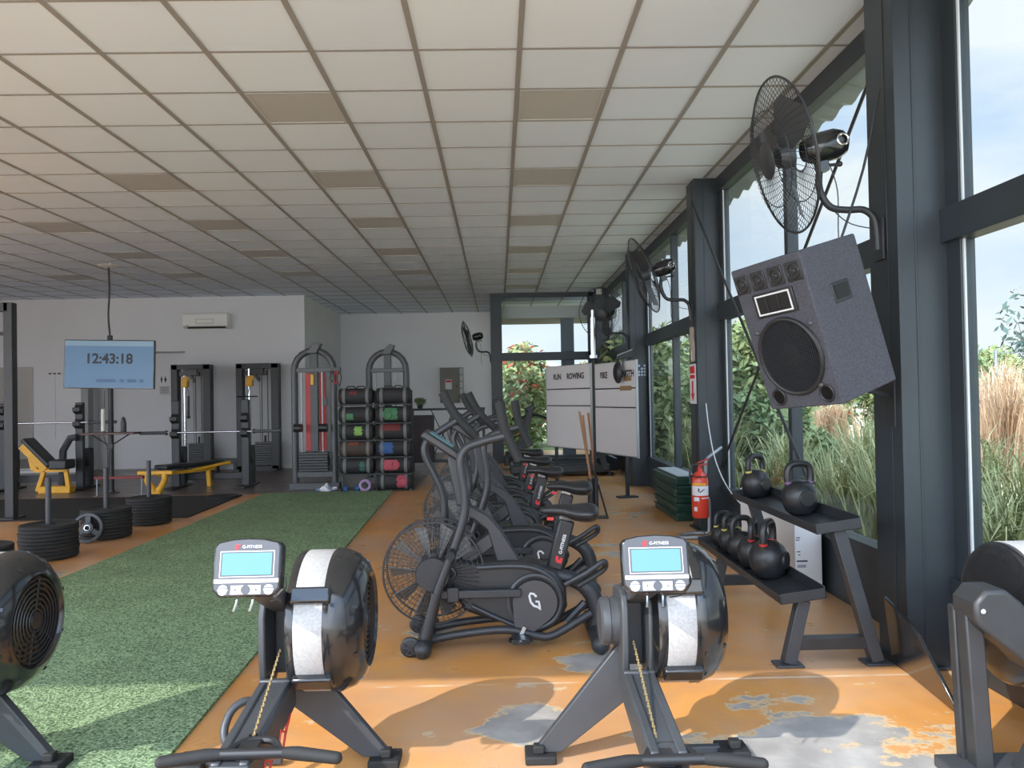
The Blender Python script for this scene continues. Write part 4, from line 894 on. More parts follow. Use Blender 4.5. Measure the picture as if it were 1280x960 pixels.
# ------------------------------------------------------------------ plate stacks on posts
def disc_plate(name, r, th, m):
    q = MB(); q.lathe([(0.026, -th / 2), (0.05, -th / 2), (0.055, -th * .32), (r * .78, -th * .32), (r * .82, -th / 2), (r - .006, -th / 2), (r, -th * .3), (r, th * .3), (r - .006, th / 2), (r * .82, th / 2), (r * .78, th * .32), (0.055, th * .32), (0.05, th / 2), (0.026, th / 2), (0.026, -th / 2)], (0, 0, 0), 'z', 44)
    return q.build(name, m)
base_plate = disc_plate('weight_plate', 0.228, 0.030, M_rubber); first = True
WHICH = ['stack at the left edge', 'stack in front of the spoked disc', 'stack behind the spoked disc', 'farthest stack']
for s_, (x, y, n) in enumerate([(-3.90, 6.06, 8), (-3.85, 6.90, 9), (-3.84, 7.88, 9), (-3.79, 8.72, 9)]):
    for k in range(n):
        o = base_plate if first else dup(base_plate); first = False
        o.location = (x + random.uniform(-.006, .006), y + random.uniform(-.006, .006), 0.031 + 0.0305 * k + 0.0005)
        nm = 'topmost' if k == n - 1 else ORD[k]
        tag(o, 'black weight plate, %s of the %s' % (nm, WHICH[s_]), 'weight plate', 'black plates stacked on posts')
    t = thing('plate_post', 'dark steel plate post rising from the %s' % WHICH[s_], 'post', (x, y, 0), 0, 'plate posts')
    MB().lathe([(0, 0), (0.16, 0), (0.16, 0.010), (0.14, 0.014), (0.0, 0.014)], (0, 0, 0), 'z', 28).build('foot_disc', M_black, t); MB().cyl((0, 0, 0.014), (0, 0, 0.68), 0.023, 16).build('post', M_grey, t)
t = thing('spoked_weight_plate', 'small spoked grey weight plate leaning on a plate stack', 'weight plate', (-3.875, 7.595, 0.139))
t.rotation_euler = (math.radians(-10), 0, math.radians(6))
q = MB(); q.lathe([(0.112, -.016), (0.137, -.016), (0.139, -.01), (0.139, .01), (0.137, .016), (0.112, .016), (0.108, .008), (0.108, -.008), (0.112, -.016)], (0, 0, 0), 'y', 40)
q.lathe([(0.026, -.018), (0.052, -.018), (0.056, -.008), (0.056, .008), (0.052, .018), (0.026, .018), (0.026, -.018)], (0, 0, 0), 'y', 28)
for k in range(3):
    a = k * 2 * PI / 3 + PI / 2; ca, sa = math.cos(a), math.sin(a); q.bar((0.045 * ca, 0, 0.045 * sa), (0.115 * ca, 0, 0.115 * sa), 0.045, 0.02, (0, 1, 0))
q.build('disc', M_grey, t); MB().lathe([(0.020, -.021), (0.029, -.021), (0.029, .021), (0.020, .021), (0.020, -.021)], (0, 0, 0), 'y', 24).build('bore_ring', M_chrome, t)
o = dup(base_plate); o.location = (-3.73, 10.85, 0.0305); o.scale = (0.9, 0.9, 0.9); tag(o, 'single black plate lying flat on the corner of the rubber mat', 'weight plate', 'black plates stacked on posts'); o.location.z = 0.014 + 0.0136

# ------------------------------------------------------------------ pull up rig at the left edge
t = thing('pull_up_rig', 'tall dark steel pull up rig post at the left edge of the room', 'rig', (-5.56, 9.22, 0.014))
for x in (0, -1.75):
    q = MB(); q.span((x - 0.05, -0.05, 0.02), (x + 0.05, 0.05, 2.46)); q.span((x - 0.09, -0.12, 0.0), (x + 0.09, 0.12, 0.02)); po = q.build('upright', M_black, t, bevel=0.005)
MB().span((-1.75, -0.05, 2.36), (0.0, 0.05, 2.46)).build('top_beam', M_black, t, bevel=0.005); MB().cyl((-1.75, 0, 2.11), (0, 0, 2.11), 0.02, 12).build('pull_up_bar', M_grey, t)

# ------------------------------------------------------------------ bench stations and barbells
def barbell(label, loc, L=2.1, mk=True):
    t = thing('barbell', label, 'barbell', loc, 0, 'barbells')
    MB().cyl((-L / 2 + .4, 0, 0), (L / 2 - .4, 0, 0), 0.014, 12).build('shaft', M_chrome, t)
    for s_ in (-1, 1):
        q = MB(); q.cyl((s_ * (L / 2 - .4), 0, 0), (s_ * L / 2, 0, 0), 0.025, 16); q.cyl((s_ * (L / 2 - .415), 0, 0), (s_ * (L / 2 - .39), 0, 0), 0.037, 16); q.build('sleeve', M_steel, t)
    return t
def bench_station(label, x0, x1, y, hooks, zb):
    t = thing('bench_press_station', label, 'bench press', ((x0 + x1) / 2, y, 0), 0, 'bench press stations')
    cx = (x0 + x1) / 2
    for X in (x0, x1):
        x = X - cx; s_ = -1 if X == x0 else 1
        q = MB(); q.span((x - 0.06, 0.0, 0.02), (x + 0.06, 0.07, 1.33)); q.bar((x, 0.035, 0.62), (x - s_ * .0, 0.30, 0.28), 0.10, 0.06, (0, 0, 1)); q.span((x - 0.055, 0.22, 0.02), (x + 0.055, 0.34, 0.62)); q.span((x - 0.07, -0.28, 0.0), (x + 0.07, 0.50, 0.03)); q.build('upright', M_black, t, bevel=0.01)
        for z in hooks:
            q = MB(); q.prism([(-0.085, z - 0.055), (0.0, z - 0.10), (0.0, z + 0.05), (-0.02, z + 0.02), (-0.045, z - 0.032), (-0.065, z - 0.03), (-0.07, z + 0.005), (-0.09, z + 0.005)], x - 0.055, x + 0.055, 'x'); q.build('bar_hook', M_plastic, t, bevel=0.004)
    q = MB(); q.span((x0 - cx, 0.26, 0.10), (x1 - cx, 0.33, 0.20)); q.build('rear_beam', M_black, t, bevel=0.006)
    return t
bench_station('dark bench press station under the wall air conditioner', -4.93, -3.875, 12.28, (0.85, 1.08), 0)
barbell('barbell resting across the bench press station under the air conditioner', (-4.38, 12.22, 0.846), 2.12)
t = bench_station('dark bench press station beside the mirror with inclined bench', -7.57, -6.42, 12.35, (1.03, 1.25), 0)
barbell('barbell resting across the bench press station beside the mirror', (-6.95, 12.29, 1.026), 2.25)
q = MB(); q.tube([(0.575, -0.05, 0.80), (0.47, -0.05, 0.79), (0.36, -0.05, 0.60), (0.34, -0.05, 0.02)], 0.055, 8); q.build('side_brace', M_grey, t)
t = thing('flat_bench', 'yellow legged flat bench in front of the bench press station under the air conditioner', 'bench', (-4.94, 11.62, 0), 0)
dv = Vector((0.50, 0.95, 0)).normalized(); nv = Vector((dv.y, -dv.x, 0))
q = MB(); q.bar((-0.25, -0.02, 0.30), (0.25, -0.02, 0.30), 0.09, 0.05, (0, 0, 1)); q.tube([(-0.10, -0.02, 0.29), (-0.12, -0.03, 0.20), (-0.06, -0.04, 0.10), (-0.01, -0.05, 0.03)], 0.05, 10, 3); q.tube([(0.12, -0.02, 0.29), (0.13, -0.03, 0.20), (0.08, -0.04, 0.10), (0.03, -0.05, 0.03)], 0.045, 10, 3); q.box((0.01, -0.05, 0.02), (0.16, 0.10, 0.04)); q.build('front_leg', M_yellow, t, bevel=0.006)
q = MB(); q.bar(Vector((0, 0.02, 0.27)), dv * 1.05 + Vector((0, 0, 0.27)), 0.08, 0.05); q.bar(dv * 0.95 + Vector((0, 0, 0.27)), dv * 0.97 + Vector((0, 0, 0.0)), 0.08, 0.06, (1, 0, 0)); q.bar(dv * 0.62 + nv * 0.02 + Vector((0, 0, 0.285)), dv * 1.2 + nv * 0.20 + Vector((0, 0, 0.36)), 0.05, 0.04); q.build('rear_frame', M_yellow, t, bevel=0.005)
q = MB(); q.bar(dv * 0.06 + Vector((0, 0, 0.365)), dv * 1.15 + Vector((0, 0, 0.365)), 0.27, 0.065); q.build('pad', M_vinyl, t, bevel=0.02)
t = thing('incline_bench', 'yellow framed inclined bench with black pad near the mirror', 'bench', (-6.95, 12.0, 0), 0)
q = MB(); q.bar((-0.10, -0.02, 0.72), (0.25, -0.02, 0.36), 0.16, 0.05, (0, 1, 0)); q.bar((0.0, 0, 0.62), (0.06, 0, 0.34), 0.1, 0.06, (0, 1, 0)); q.bar((0.05, 0, 0.33), (0.55, 0, 0.33), 0.06, 0.05); q.bar((0.20, 0.0, 0.33), (0.10, 0.0, 0.02), 0.06, 0.06, (0, 1, 0)); q.bar((0.52, 0, 0.33), (0.56, 0, 0.02), 0.06, 0.06, (0, 1, 0)); q.span((0.16, -0.1, 0.0), (0.62, 0.06, 0.10)); q.build('frame', M_yellow, t, bevel=0.006)
q = MB(); q.bar((-0.05, 0.0, 0.80), (0.33, 0.0, 0.40), 0.28, 0.07, (0.7, 0, 0.7)); q.build('back_pad', M_vinyl, t, bevel=0.02)
q = MB(); q.box((0.46, 0.0, 0.42), (0.26, 0.28, 0.14)); q.build('seat_pad', M_vinyl, t, bevel=0.02)
# ------------------------------------------------------------------ screen on its floor to ceiling pole, shelf and bottle
t = thing('display_pole', 'black floor to ceiling pole that carries the wall clock screen and shelf', 'pole', (-5.67, 11.80, 0))
MB().cyl((0, 0, 0.012), (0, 0, 2.3), 0.036, 16).build('pole', M_black, t); MB().lathe([(0, 0), (0.11, 0), (0.11, .008), (0.05, 0.014), (0.04, 0.05), (0, 0.05)], (0, 0, 0), 'z', 24).build('foot', M_black, t)
MB().tube([(0.0, 0, 2.28), (-0.02, 0, 2.6), (0.0, 0, 2.95), (-0.01, 0, CEIL - .02)], 0.014, 8, 4).build('drop_tube', M_black, t); MB().lathe([(0.0, -0.03), (0.06, -0.03), (0.15, -0.005), (0.15, 0)], (-0.01, 0, CEIL), 'z', 20).build('ceiling_flange', M_ivory, t)
q = MB(); q.span((-0.36, -0.16, 0.855), (0.40, 0.10, 0.885)); q.build('shelf', mat('dark wood shelf', (96, 72, 66), 0.5, var=.1), t, bevel=0.004)
q = MB(); q.tube([(-0.26, -0.03, 0.855), (-0.03, -0.03, 0.70)], 0.010, 8); q.tube([(0.28, -0.03, 0.855), (0.03, -0.03, 0.70)], 0.010, 8); q.box((0, -0.03, 0.68), (0.09, 0.03, 0.07)); q.build('shelf_brace', M_black, t)
q = MB(); q.tube([(-0.06, -0.045, 1.5), (-0.07, -0.05, 1.2), (-0.10, -0.05, 0.95), (-0.03, -0.045, 0.6), (-0.05, -0.045, 0.2)], 0.005, 6, 5); q.build('cable', M_black, t)
t = thing('wall_clock_screen', 'flat screen showing 12:43:18 in blue, on the black pole', 'screen', (-5.64, 11.72, 1.875))
R = RY(math.radians(1.6))
def TV(mb): mb.v = [tuple(R @ Vector(p)) for p in mb.v]; return mb
TV(MB().span((-0.65, -0.02, -0.355), (0.65, 0.035, 0.355))).build('casing', M_gloss, t, bevel=0.006)
M_scr = mat('lit blue screen', (70, 104, 136), 0.3, emit=0.42); M_scr2 = mat('pale reflection on screen', (112, 140, 160), 0.25, emit=0.32); M_digit = mat('dark digits', (20, 30, 42), 0.4)
so = TV(MB().span((-0.635, -0.0225, -0.34), (0.635, -0.019, 0.34))).build('screen', M_scr, t, smooth=False)
TV(MB().span((-0.635, -0.0235, 0.265), (0.635, -0.021, 0.34))).build('reflection_strip', M_scr2, so, smooth=False)  # paints the pale reflection along the top of the screen
text('digits', '12:43:18', 0.20, M_digit, so, R @ FACE_NY, R @ Vector((0.0, -0.024, 0.075)), 0.0008, bold=0.03)
q = MB()
for k, (a, c) in enumerate(((-0.18, 0.10), (0.16, 0.22), (0.27, 0.40), (0.44, 0.50))): q.span((a, -0.0240, -0.26), (c, -0.022, -0.215))
q.span((-0.28, -0.0240, 0.145), (0.06, -0.022, 0.153)); TV(q).build('caption_bars', mat('muted blue', (66, 104, 142), 0.4), so, smooth=False)
t = thing('drink_bottle', 'dark grey drink bottle standing on the pole shelf', 'bottle', (-5.46, 11.74, 0.885))
MB().lathe([(0, 0), (0.036, 0), (0.040, 0.01), (0.040, 0.14), (0.034, 0.165), (0.026, 0.17), (0, 0.17)], (0, 0, 0), 'z', 20).build('flask', M_grey, t); MB().lathe([(0.0, 0.17), (0.03, 0.17), (0.03, 0.2), (0.014, 0.205), (0.012, 0.225), (0, 0.225)], (0, 0, 0), 'z', 16).build('cap', M_plastic, t)
t = thing('foam_tube', 'white foam tube standing on the pole shelf beside the pole', 'tube', (-5.735, 11.70, 0.885)); MB().cyl((0, 0, 0), (0, 0, 0.34), 0.027, 14).build('tube', M_ivory, t); MB().cyl((0, 0, 0.0), (0, 0, 0.02), 0.029, 14).build('end_ring', M_plastic, t)
t = thing('low_hurdle', 'low dark red hurdle on the floor in front of the display pole', 'hurdle', (-5.32, 11.3, 0))
MB().span((-0.34, -0.03, 0.25), (0.34, 0.03, 0.285)).build('bar', M_darkred, t, bevel=0.004)
for x in (-0.31, 0.31): MB().tube([(x, -0.10, 0.012), (x, 0, 0.02), (x, 0, 0.25)], 0.011, 8).build('leg', M_galv, t)

# ------------------------------------------------------------------ back wall fixtures
t = thing('air_conditioner', 'white wall air conditioner high on the back wall', 'air conditioner', (-5.555, BACK, 2.855))
MB().prism([(0, -0.145), (-0.13, -0.145), (-0.2, -0.10), (-0.215, 0.0), (-0.205, 0.12), (-0.18, 0.145), (0, 0.145)], -0.425, 0.425, 'x').build('casing', M_ivory, t, bevel=0.008)
MB().box((0.02, -0.17, -0.125), (0.72, 0.05, 0.022), RX(math.radians(40))).build('louvre', M_plastic, t); MB().span((-0.17, -0.2165, -0.06), (0.16, -0.213, -0.055)).span((-0.17, -0.2165, 0.02), (0.16, -0.213, 0.025)).span((-0.17, -0.2165, -0.06), (-0.165, -0.213, 0.02)).span((0.155, -0.2165, -0.06), (0.16, -0.213, 0.02)).build('display_frame', M_grey, t, smooth=False); MB().span((-0.37, -0.217, -0.10), (-0.31, -0.205, -0.09)).build('badge', M_plastic, t, smooth=False)
RB = BACK + 0.55
t = thing('toilet_sign', 'white square sign with two black figures in the doorway recess', 'sign', (-6.66, RB, 1.765)); MB().span((-0.085, -0.008, -0.085), (0.085, 0, 0.085)).build('board', M_white, t, bevel=0.002)
for s_ in (-1, 1):
    q = MB(); x = s_ * 0.038; q.cyl((x, -0.0105, 0.05), (x, -0.007, 0.05), 0.013, 14)
    q.prism([(x - 0.018, 0.03), (x + 0.018, 0.03), (x + (0.016 if s_ < 0 else 0.026), -0.02), (x + 0.010, -0.022), (x + 0.010, -0.062), (x - 0.010, -0.062), (x - 0.010, -0.022), (x - (0.016 if s_ < 0 else 0.026), -0.02)], -0.0105, -0.007); q.build('figure', M_dark, t, smooth=False)
t = thing('notice', 'small grey notice below the toilet sign', 'notice', (-6.64, RB, 1.55)); MB().span((-0.10, -0.006, -0.085), (0.10, 0, 0.085)).build('sheet', mat('grey notice', (178, 178, 178), 0.6), t); q = MB()
for k in range(4): q.span((-0.075, -0.0072, 0.05 - k * 0.03), (0.075 - 0.02 * (k % 2), -0.0055, 0.056 - k * 0.03))
q.build('print_lines', M_grey, t, smooth=False)
struct('trim_5', MB().span((-8.0, BACK - 0.03, 0), (-7.86, BACK + 0.16, 1.62)), mat('grey jamb', (150, 152, 152), 0.6), bevel=0.004)
t = thing('socket_strip', 'white socket strip and cable duct on the back wall left of the screen', 'socket', (-8.5, BACK, 1.90)); MB().span((-0.13, -0.02, -0.03), (0.13, 0, 0.03)).build('socket_box', M_ivory, t, bevel=0.004); MB().span((-0.005, -0.012, -1.25), (0.005, 0, -0.03)).build('duct', M_wall, t, smooth=False)
for x in (-0.085, 0, 0.085): MB().span((x - 0.03, -0.0215, -0.018), (x + 0.03, -0.0195, 0.018)).build('outlet', M_steel, t, smooth=False)
t = thing('wall_mirror', 'tall wall mirror at the left end of the back wall', 'mirror', (-9.9, BACK, 0.0)); MB().span((-1.0, -0.012, 0.07), (0.97, -0.006, 2.02)).build('glass', M_mirror, t, smooth=False); MB().span((-1.0, -0.016, 0.05), (0.985, 0, 0.07)).span((-1.0, -0.016, 2.02), (0.985, 0, 2.035)).span((0.97, -0.016, 0.07), (0.985, 0, 2.02)).build('frame', M_galv, t, smooth=False)

# ------------------------------------------------------------------ cable machines against the back wall
def cable_machine(label, x0, x1, rope):
    t = thing('cable_machine', label, 'cable machine', ((x0 + x1) / 2, 15.05, 0), 0, 'black cable machines on the back wall'); hw = (x1 - x0) / 2
    q = MB(); q.span((-hw, -0.09, 0), (-hw + 0.11, 0.09, 2.0)).span((hw - 0.13, -0.09, 0), (hw, 0.09, 2.0)).span((-hw, -0.09, 1.91), (hw, 0.09, 2.0)).span((-hw, -0.09, 0), (hw, 0.09, 0.10)).span((-hw + .02, -0.30, 0), (-hw + 0.10, -0.09, 0.06)).span((hw - .1, -0.30, 0), (hw - 0.02, -0.09, 0.06)); q.build('frame', M_black, t, bevel=0.006)
    MB().cyl((-hw + 0.22, -0.02, 0.1), (-hw + 0.22, -0.02, 1.91), 0.028, 14).build('column', M_chrome, t)
    for x in (0.06, 0.17): MB().cyl((x, 0.0, 0.1), (x, 0.0, 1.91), 0.009, 8).build('guide_rod', M_steel, t)
    q = MB()
    for k in range(10): q.span((-0.06, -0.07, 0.12 + k * 0.042), (0.29, 0.07, 0.158 + k * 0.042))
    q.build('weight_stack', M_plastic, t, bevel=0.002)
    q = MB(); q.box((-hw + 0.24, -0.05, 1.66), (0.11, 0.12, 0.16)); q.cyl((-hw + 0.27, -0.10, 1.73), (-hw + 0.27, -0.06, 1.73), 0.06, 18); co = q.build('carriage', M_yellow, t, bevel=0.006)
    q = MB(); q.span((-hw + .1, -0.04, 1.79), (hw - .22, 0.04, 1.88)); q.bar((-hw + 0.34, -0.05, 1.80), (-hw + 0.42, -0.05, 1.68), 0.05, 0.05); q.box((-0.02, -0.02, 1.86), (0.26, 0.08, 0.12)); q.build('pulley_block', M_plastic, t, bevel=0.004)
    if rope:
        q = MB(); q.tube([(-hw + 0.29, -0.12, 1.60), (-hw + 0.33, -0.12, 1.5), (-hw + 0.34, -0.12, 1.38)], 0.006, 6, 3); q.tube([(-hw + 0.33, -0.12, 1.42), (-hw + 0.325, -0.12, 1.05)], [0.018, 0.022], 8); q.ball((-hw + 0.325, -0.12, 1.03), 0.034, 10, 6); q.build('rope_handle', M_plastic, t)
    else:
        q = MB(); q.tube([(-hw + 0.26, -0.12, 1.6), (-hw + 0.22, -0.12, 1.40)], 0.006, 6); q.tube([(-hw + 0.02, -0.12, 1.39), (-hw + 0.40, -0.12, 1.39)], 0.012, 8); q.build('bar_handle', M_plastic, t)
    q = MB(); q.tube([(0.03, -0.02, 0.55), (0.03, -0.02, 1.85)], 0.005, 5); q.tube([(0.115, 0, 0.54), (0.115, 0, 0.66)], 0.02, 8); q.build('cable', M_plastic, t)
    return t
cable_machine('black cable machine with rope handle against the back wall', -6.07, -5.36, True)
t = cable_machine('black cable machine with straight bar handle against the back wall', -4.87, -4.10, False)
t = thing('low_beam_rail', 'low black rail on the floor between the two cable machines', 'rail', (-5.12, 15.1, 0)); MB().span((-0.22, -0.05, 0.14), (0.22, 0.05, 0.24)).build('beam', M_black, t, bevel=0.006)
for x in (-0.18, 0.18): MB().span((x - 0.03, -0.06, 0), (x + 0.03, 0.06, 0.14)).build('leg', M_black, t, bevel=0.004)

# ------------------------------------------------------------------ grey arch machines
def arch_machine(label, x, y, red):
    t = thing('arch_pulley_machine', label, 'weight machine', (x, y, 0), 0, 'grey arched pulley machines'); hw = 0.285; R0 = hw
    pts = [(-hw, 0, 0.10)] + [(-hw, 0, z) for z in (0.6, 1.2, 1.74)] + [(hw * math.cos(a), 0, 1.74 + hw * math.sin(a)) for a in [PI - k * PI / 10 for k in range(1, 10)]] + [(hw, 0, z) for z in (1.74, 1.2, 0.6, 0.10)]
    MB().tube(pts, 0.05, 10).build('arch', M_steel, t)
    for za, zb in ((1.71, 1.77), (0.18, 0.26)): MB().span((-hw, -0.03, za), (hw, 0.03, zb)).build('cross_beam', M_steel, t, bevel=0.006)
    MB().span((-0.36, -0.08, 0.0), (0.36, 0.08, 0.10)).build('base', M_steel, t, bevel=0.006)
    q = MB(); q.span((-0.055, -0.02, 0.55), (0.055, 0.05, 1.98)); q.build('centre_column', M_grey, t, bevel=0.006)
    q = MB(); q.prism([(-0.09, 1.98), (0.06, 1.98), (0.12, 2.12), (0.06, 2.14), (0.02, 2.12)], -0.10, 0.06); q.build('head', M_steel, t, bevel=0.006)
    for s_ in (-0.18, 0.12): MB().cyl((s_, -0.01, 0.5), (s_, -0.01, 1.71), 0.012, 8).build('guide_rod', M_galv, t)
    q = MB()
    for k in range(7): q.span((-0.22, -0.09, 0.27 + k * 0.040), (0.20, 0.09, 0.305 + k * 0.040))
    q.build('weight_stack', M_plastic, t, bevel=0.002)
    if red:
        for a, c in ((-0.14, -0.06), (0.06, 0.16)): MB().span((a, 0.055, 0.56), (c, 0.075, 1.70)).build('red_panel', M_redpad, t, bevel=0.004)
        for a in (-0.24, 0.12): MB().cyl((a - .03, -0.12, 0.90), (a + 0.09, -0.12, 0.90), 0.06, 18).build('roller_pad', M_vinyl, t)
        q = MB(); q.box((-0.02, -0.03, 1.60), (0.05, 0.03, 0.16)); q.build('yellow_tag', M_yellow, t, bevel=0.012)
        q = MB(); q.span((0.13, -0.04, 1.22), (0.19, 0.0, 1.32)); q.tube([(0.16, -0.02, 1.32), (0.16, -0.02, 1.7)], 0.005, 5); q.build('pulley_hook', M_plastic, t)
    return t
arch_machine('grey arched pulley machine with red panels behind its column', -2.685, 11.72, True)
arch_machine('grey arched pulley machine standing behind the sandbag rack', -1.70, 12.35, False)
t = thing('strap_set', 'dark cable straps hung on the right post of the red panelled arch machine', 'handles', (-2.345, 11.62, 1.62))
q = MB(); q.box((0, 0, 0.12), (0.14, 0.05, 0.05)); q.build('hook_plate', M_plastic, t)
for k, x in enumerate((-0.05, 0.0, 0.05)):
    q = MB(); q.tube([(x, -0.02, 0.10), (x - 0.03, -0.03, 0.0), (x, -0.03, -0.06 - k * .03), (x + 0.03, -0.03, 0.0), (x, -0.02, 0.10)], 0.008, 6, 3); q.build('strap_handle', M_plastic if k != 1 else M_redpad, t)

# ------------------------------------------------------------------ sandbag rack
t = thing('sandbag_rack', 'dark steel rack holding two columns of sandbags', 'rack', (-1.76, 11.45, 0))
ROWS = [0.125, 0.36, 0.60, 0.84, 1.08, 1.345]
for x in (-0.50, -0.02, 0.02, 0.50):
    q = MB(); q.span((x - 0.018, 0.10, 0.0), (x + 0.018, 0.136, 1.42)).span((x - 0.018, -0.13, 0.0), (x + 0.018, 0.136, 0.03)); q.build('post', M_black, t, bevel=0.003)
for z in ROWS[1:]:
    for y in (-0.075, 0.075): MB().tube([(-0.50, y, z - 0.125), (0.50, y, z - 0.125)], 0.009, 8).build('shelf_tube', M_steel, t)
for z in ROWS[1:]:
    q = MB()
    for x in (-0.50, 0.0, 0.50): q.span((x - 0.012, -0.09, z - 0.145), (x + 0.012, 0.10, z - 0.130))
    q.build('shelf_arm', M_black, t)
M_strap = mat('grey webbing strap', (112, 114, 112), 0.8)
cols = dict(red=(110, 44, 46), green=(74, 126, 88), lime=(126, 168, 84), brown=(84, 62, 52), black=(46, 46, 48), blue=(52, 88, 142), pink=(176, 78, 92), teal=(56, 98, 84), orange=(120, 66, 50))
CM = {k: mat('sandbag %s' % k, v, 0.7, var=0.15, vscale=20) for k, v in cols.items()}
M_bag = mat('black sandbag cloth', (42, 42, 44), 0.7, var=0.2, vscale=15, bump=0.2, bscale=60)
M_bagb = mat('brown black sandbag cloth', (66, 54, 48), 0.7, var=0.2, vscale=15, bump=0.2, bscale=60)
def sandbag(label, x, z, col, patch, brown=False, ringed=None, L=0.485, r=0.112):
    t = thing('sandbag', label, 'sandbag', (x, 11.45, z), 0, 'sandbags on the rack'); y0 = 0.0
    q = MB(); h = L / 2; q.lathe([(0.0, -h), (r * .8, -h), (r, -h + .02), (r * 1.03, 0), (r, h - .02), (r * .8, h), (0.0, h)], (0, y0, 0), 'x', 26); bo = q.build('bag', M_bagb if brown else M_bag, t)
    for s_ in (-1, 1):
        q = MB(); q.lathe([(r * 1.03, -.022), (r * 1.06, -.018), (r * 1.06, .018), (r * 1.03, .022)], (s_ * L * .34, y0, 0), 'x', 26); q.build('strap', M_strap, t)
        if z > 1.2: q = MB(); q.tube([(s_ * .07 - .06, -.02, r * .98), (s_ * .07 - .045, -.02, r * 1.22), (s_ * .07 + .045, -.02, r * 1.22), (s_ * .07 + .06, -.02, r * .98)], 0.009, 6, 3); q.build('carry_handle', M_bag, t)
    q = MB(); q.lathe([(r * .82, -.004), (r * .9, 0)], (-h + .004, y0, 0), 'x', 26); q.build('end_trim', CM[col], t)
    # coloured print wrapped on the front of the bag
    a0, a1, xs0, xs1 = patch
    vs = []; fs = []; na, nx = 8, 6
    for i in range(na + 1):
        a = math.radians(a0 + (a1 - a0) * i / na)
        for j in range(nx + 1):
            w = 0.012 * math.sin(i * 2.1 + j * 1.7); xx = xs0 + (xs1 - xs0) * j / nx + (w if 0 < i < na else 0); vs.append((xx, y0 - r * 1.055 * math.cos(a), r * 1.055 * math.sin(a)))
    for i in range(na):
        for j in range(nx): p = i * (nx + 1) + j; fs.append((p, p + 1, p + nx + 2, p + nx + 1))
    MB().add(vs, fs).build('colour_panel', CM[col], t)
    if ringed:
        q = MB(); q.ring((ringed[0], y0 - r * 1.02, ringed[1]), 0.052, 0.017, 24, 8, 'y'); q.build('ring_grip', CM[col], t)
LX, RXX = -2.025, -1.495
sandbag('black sandbag with red print, top left of the rack', LX, ROWS[5], 'red', (10, 40, -0.08, 0.02))
sandbag('black sandbag with green flecks, second row left of the rack', LX, ROWS[4], 'green', (-35, 10, -0.13, -0.03))
sandbag('black sandbag with lime green patch, third row left of the rack', LX, ROWS[3], 'lime', (-25, 40, -0.02, 0.09))
sandbag('brown black sandbag, fourth row left of the rack', LX, ROWS[2], 'orange', (25, 55, -0.10, 0.03), True)
sandbag('black sandbag with teal end, fifth row left of the rack', LX, ROWS[1], 'teal', (-40, 30, 0.05, 0.12))
sandbag('black sandbag, top right of the rack', RXX, ROWS[5], 'black', (10, 45, -0.09, 0.05))
sandbag('bright green sandbag with ring grip, second row right of the rack', RXX, ROWS[4], 'green', (-40, 50, -0.12, 0.06), ringed=(-0.08, 0.0))
sandbag('dark red sandbag, third row right of the rack', RXX, ROWS[3], 'red', (5, 65, -0.19, 0.10))
sandbag('blue and black sandbag, fourth row right of the rack', RXX, ROWS[2], 'blue', (-40, 45, -0.2, -0.01))
sandbag('pink red sandbag with ring grip, fifth row right of the rack', RXX, ROWS[1], 'pink', (-35, 40, -0.14, 0.05), ringed=(0.02, 0.01))
sandbag('black sandbag with red grip, bottom right of the rack', RXX, ROWS[0] + .002, 'pink', (-45, 50, 0.04, 0.18), ringed=(0.12, 0.01))
t = thing('hand_weight', 'small blue hand weight on the floor under the left sandbags', 'weight', (-2.09, 11.33, 0.045)); MB().cyl((-0.09, 0, 0), (0.09, 0, 0.0), 0.018, 12).build('grip', M_plastic, t)
for s_ in (-1, 1): MB().lathe([(0, -.03), (0.038, -.03), (0.045, -.02), (0.045, .02), (0.038, .03), (0, .03)], (s_ * 0.08, 0, 0), 'x', 16).build('head', CM['blue'], t)
t = thing('ring_band', 'pale purple ring leaning in front of the sandbag rack', 'ring', (-1.90, 11.32, 0.088)); t.rotation_euler = (math.radians(-14), 0, math.radians(14)); MB().ring((0, 0, 0), 0.066, 0.022, 30, 10, 'y').build('ring', mat('pale purple foam', (164, 140, 178), 0.6), t)
# crumpled towel at the turf end
t = MB(); rnd = random.Random(5); q = MB().ball((0, 0, 0.04), (0.13, 0.08, 0.05), 36, 18); q.v = [(x * (1 + .22 * math.sin(31 * y + 40 * z)), y * (1 + .3 * math.sin(26 * x + 12 * z)), max(0.0, z * (0.85 + .35 * math.sin(38 * x + 2) + .25 * math.sin(47 * y + 21 * x)))) for x, y, z in q.v]
for f_i, f_ in enumerate(q.f):
    c_ = sum((Vector(q.v[i]) for i in f_), Vector()) / len(f_)
    q.mi[f_i] = 1 if math.sin(34 * c_.x + 20 * c_.y) > 0.45 else 0
o = q.build('towel', [M_card, mat('light blue cloth', (128, 152, 190), 0.8)], loc=(-2.46, 11.42, 0.001)); tag(o, 'crumpled white and blue towel on the floor at the far end of the turf', 'towel')

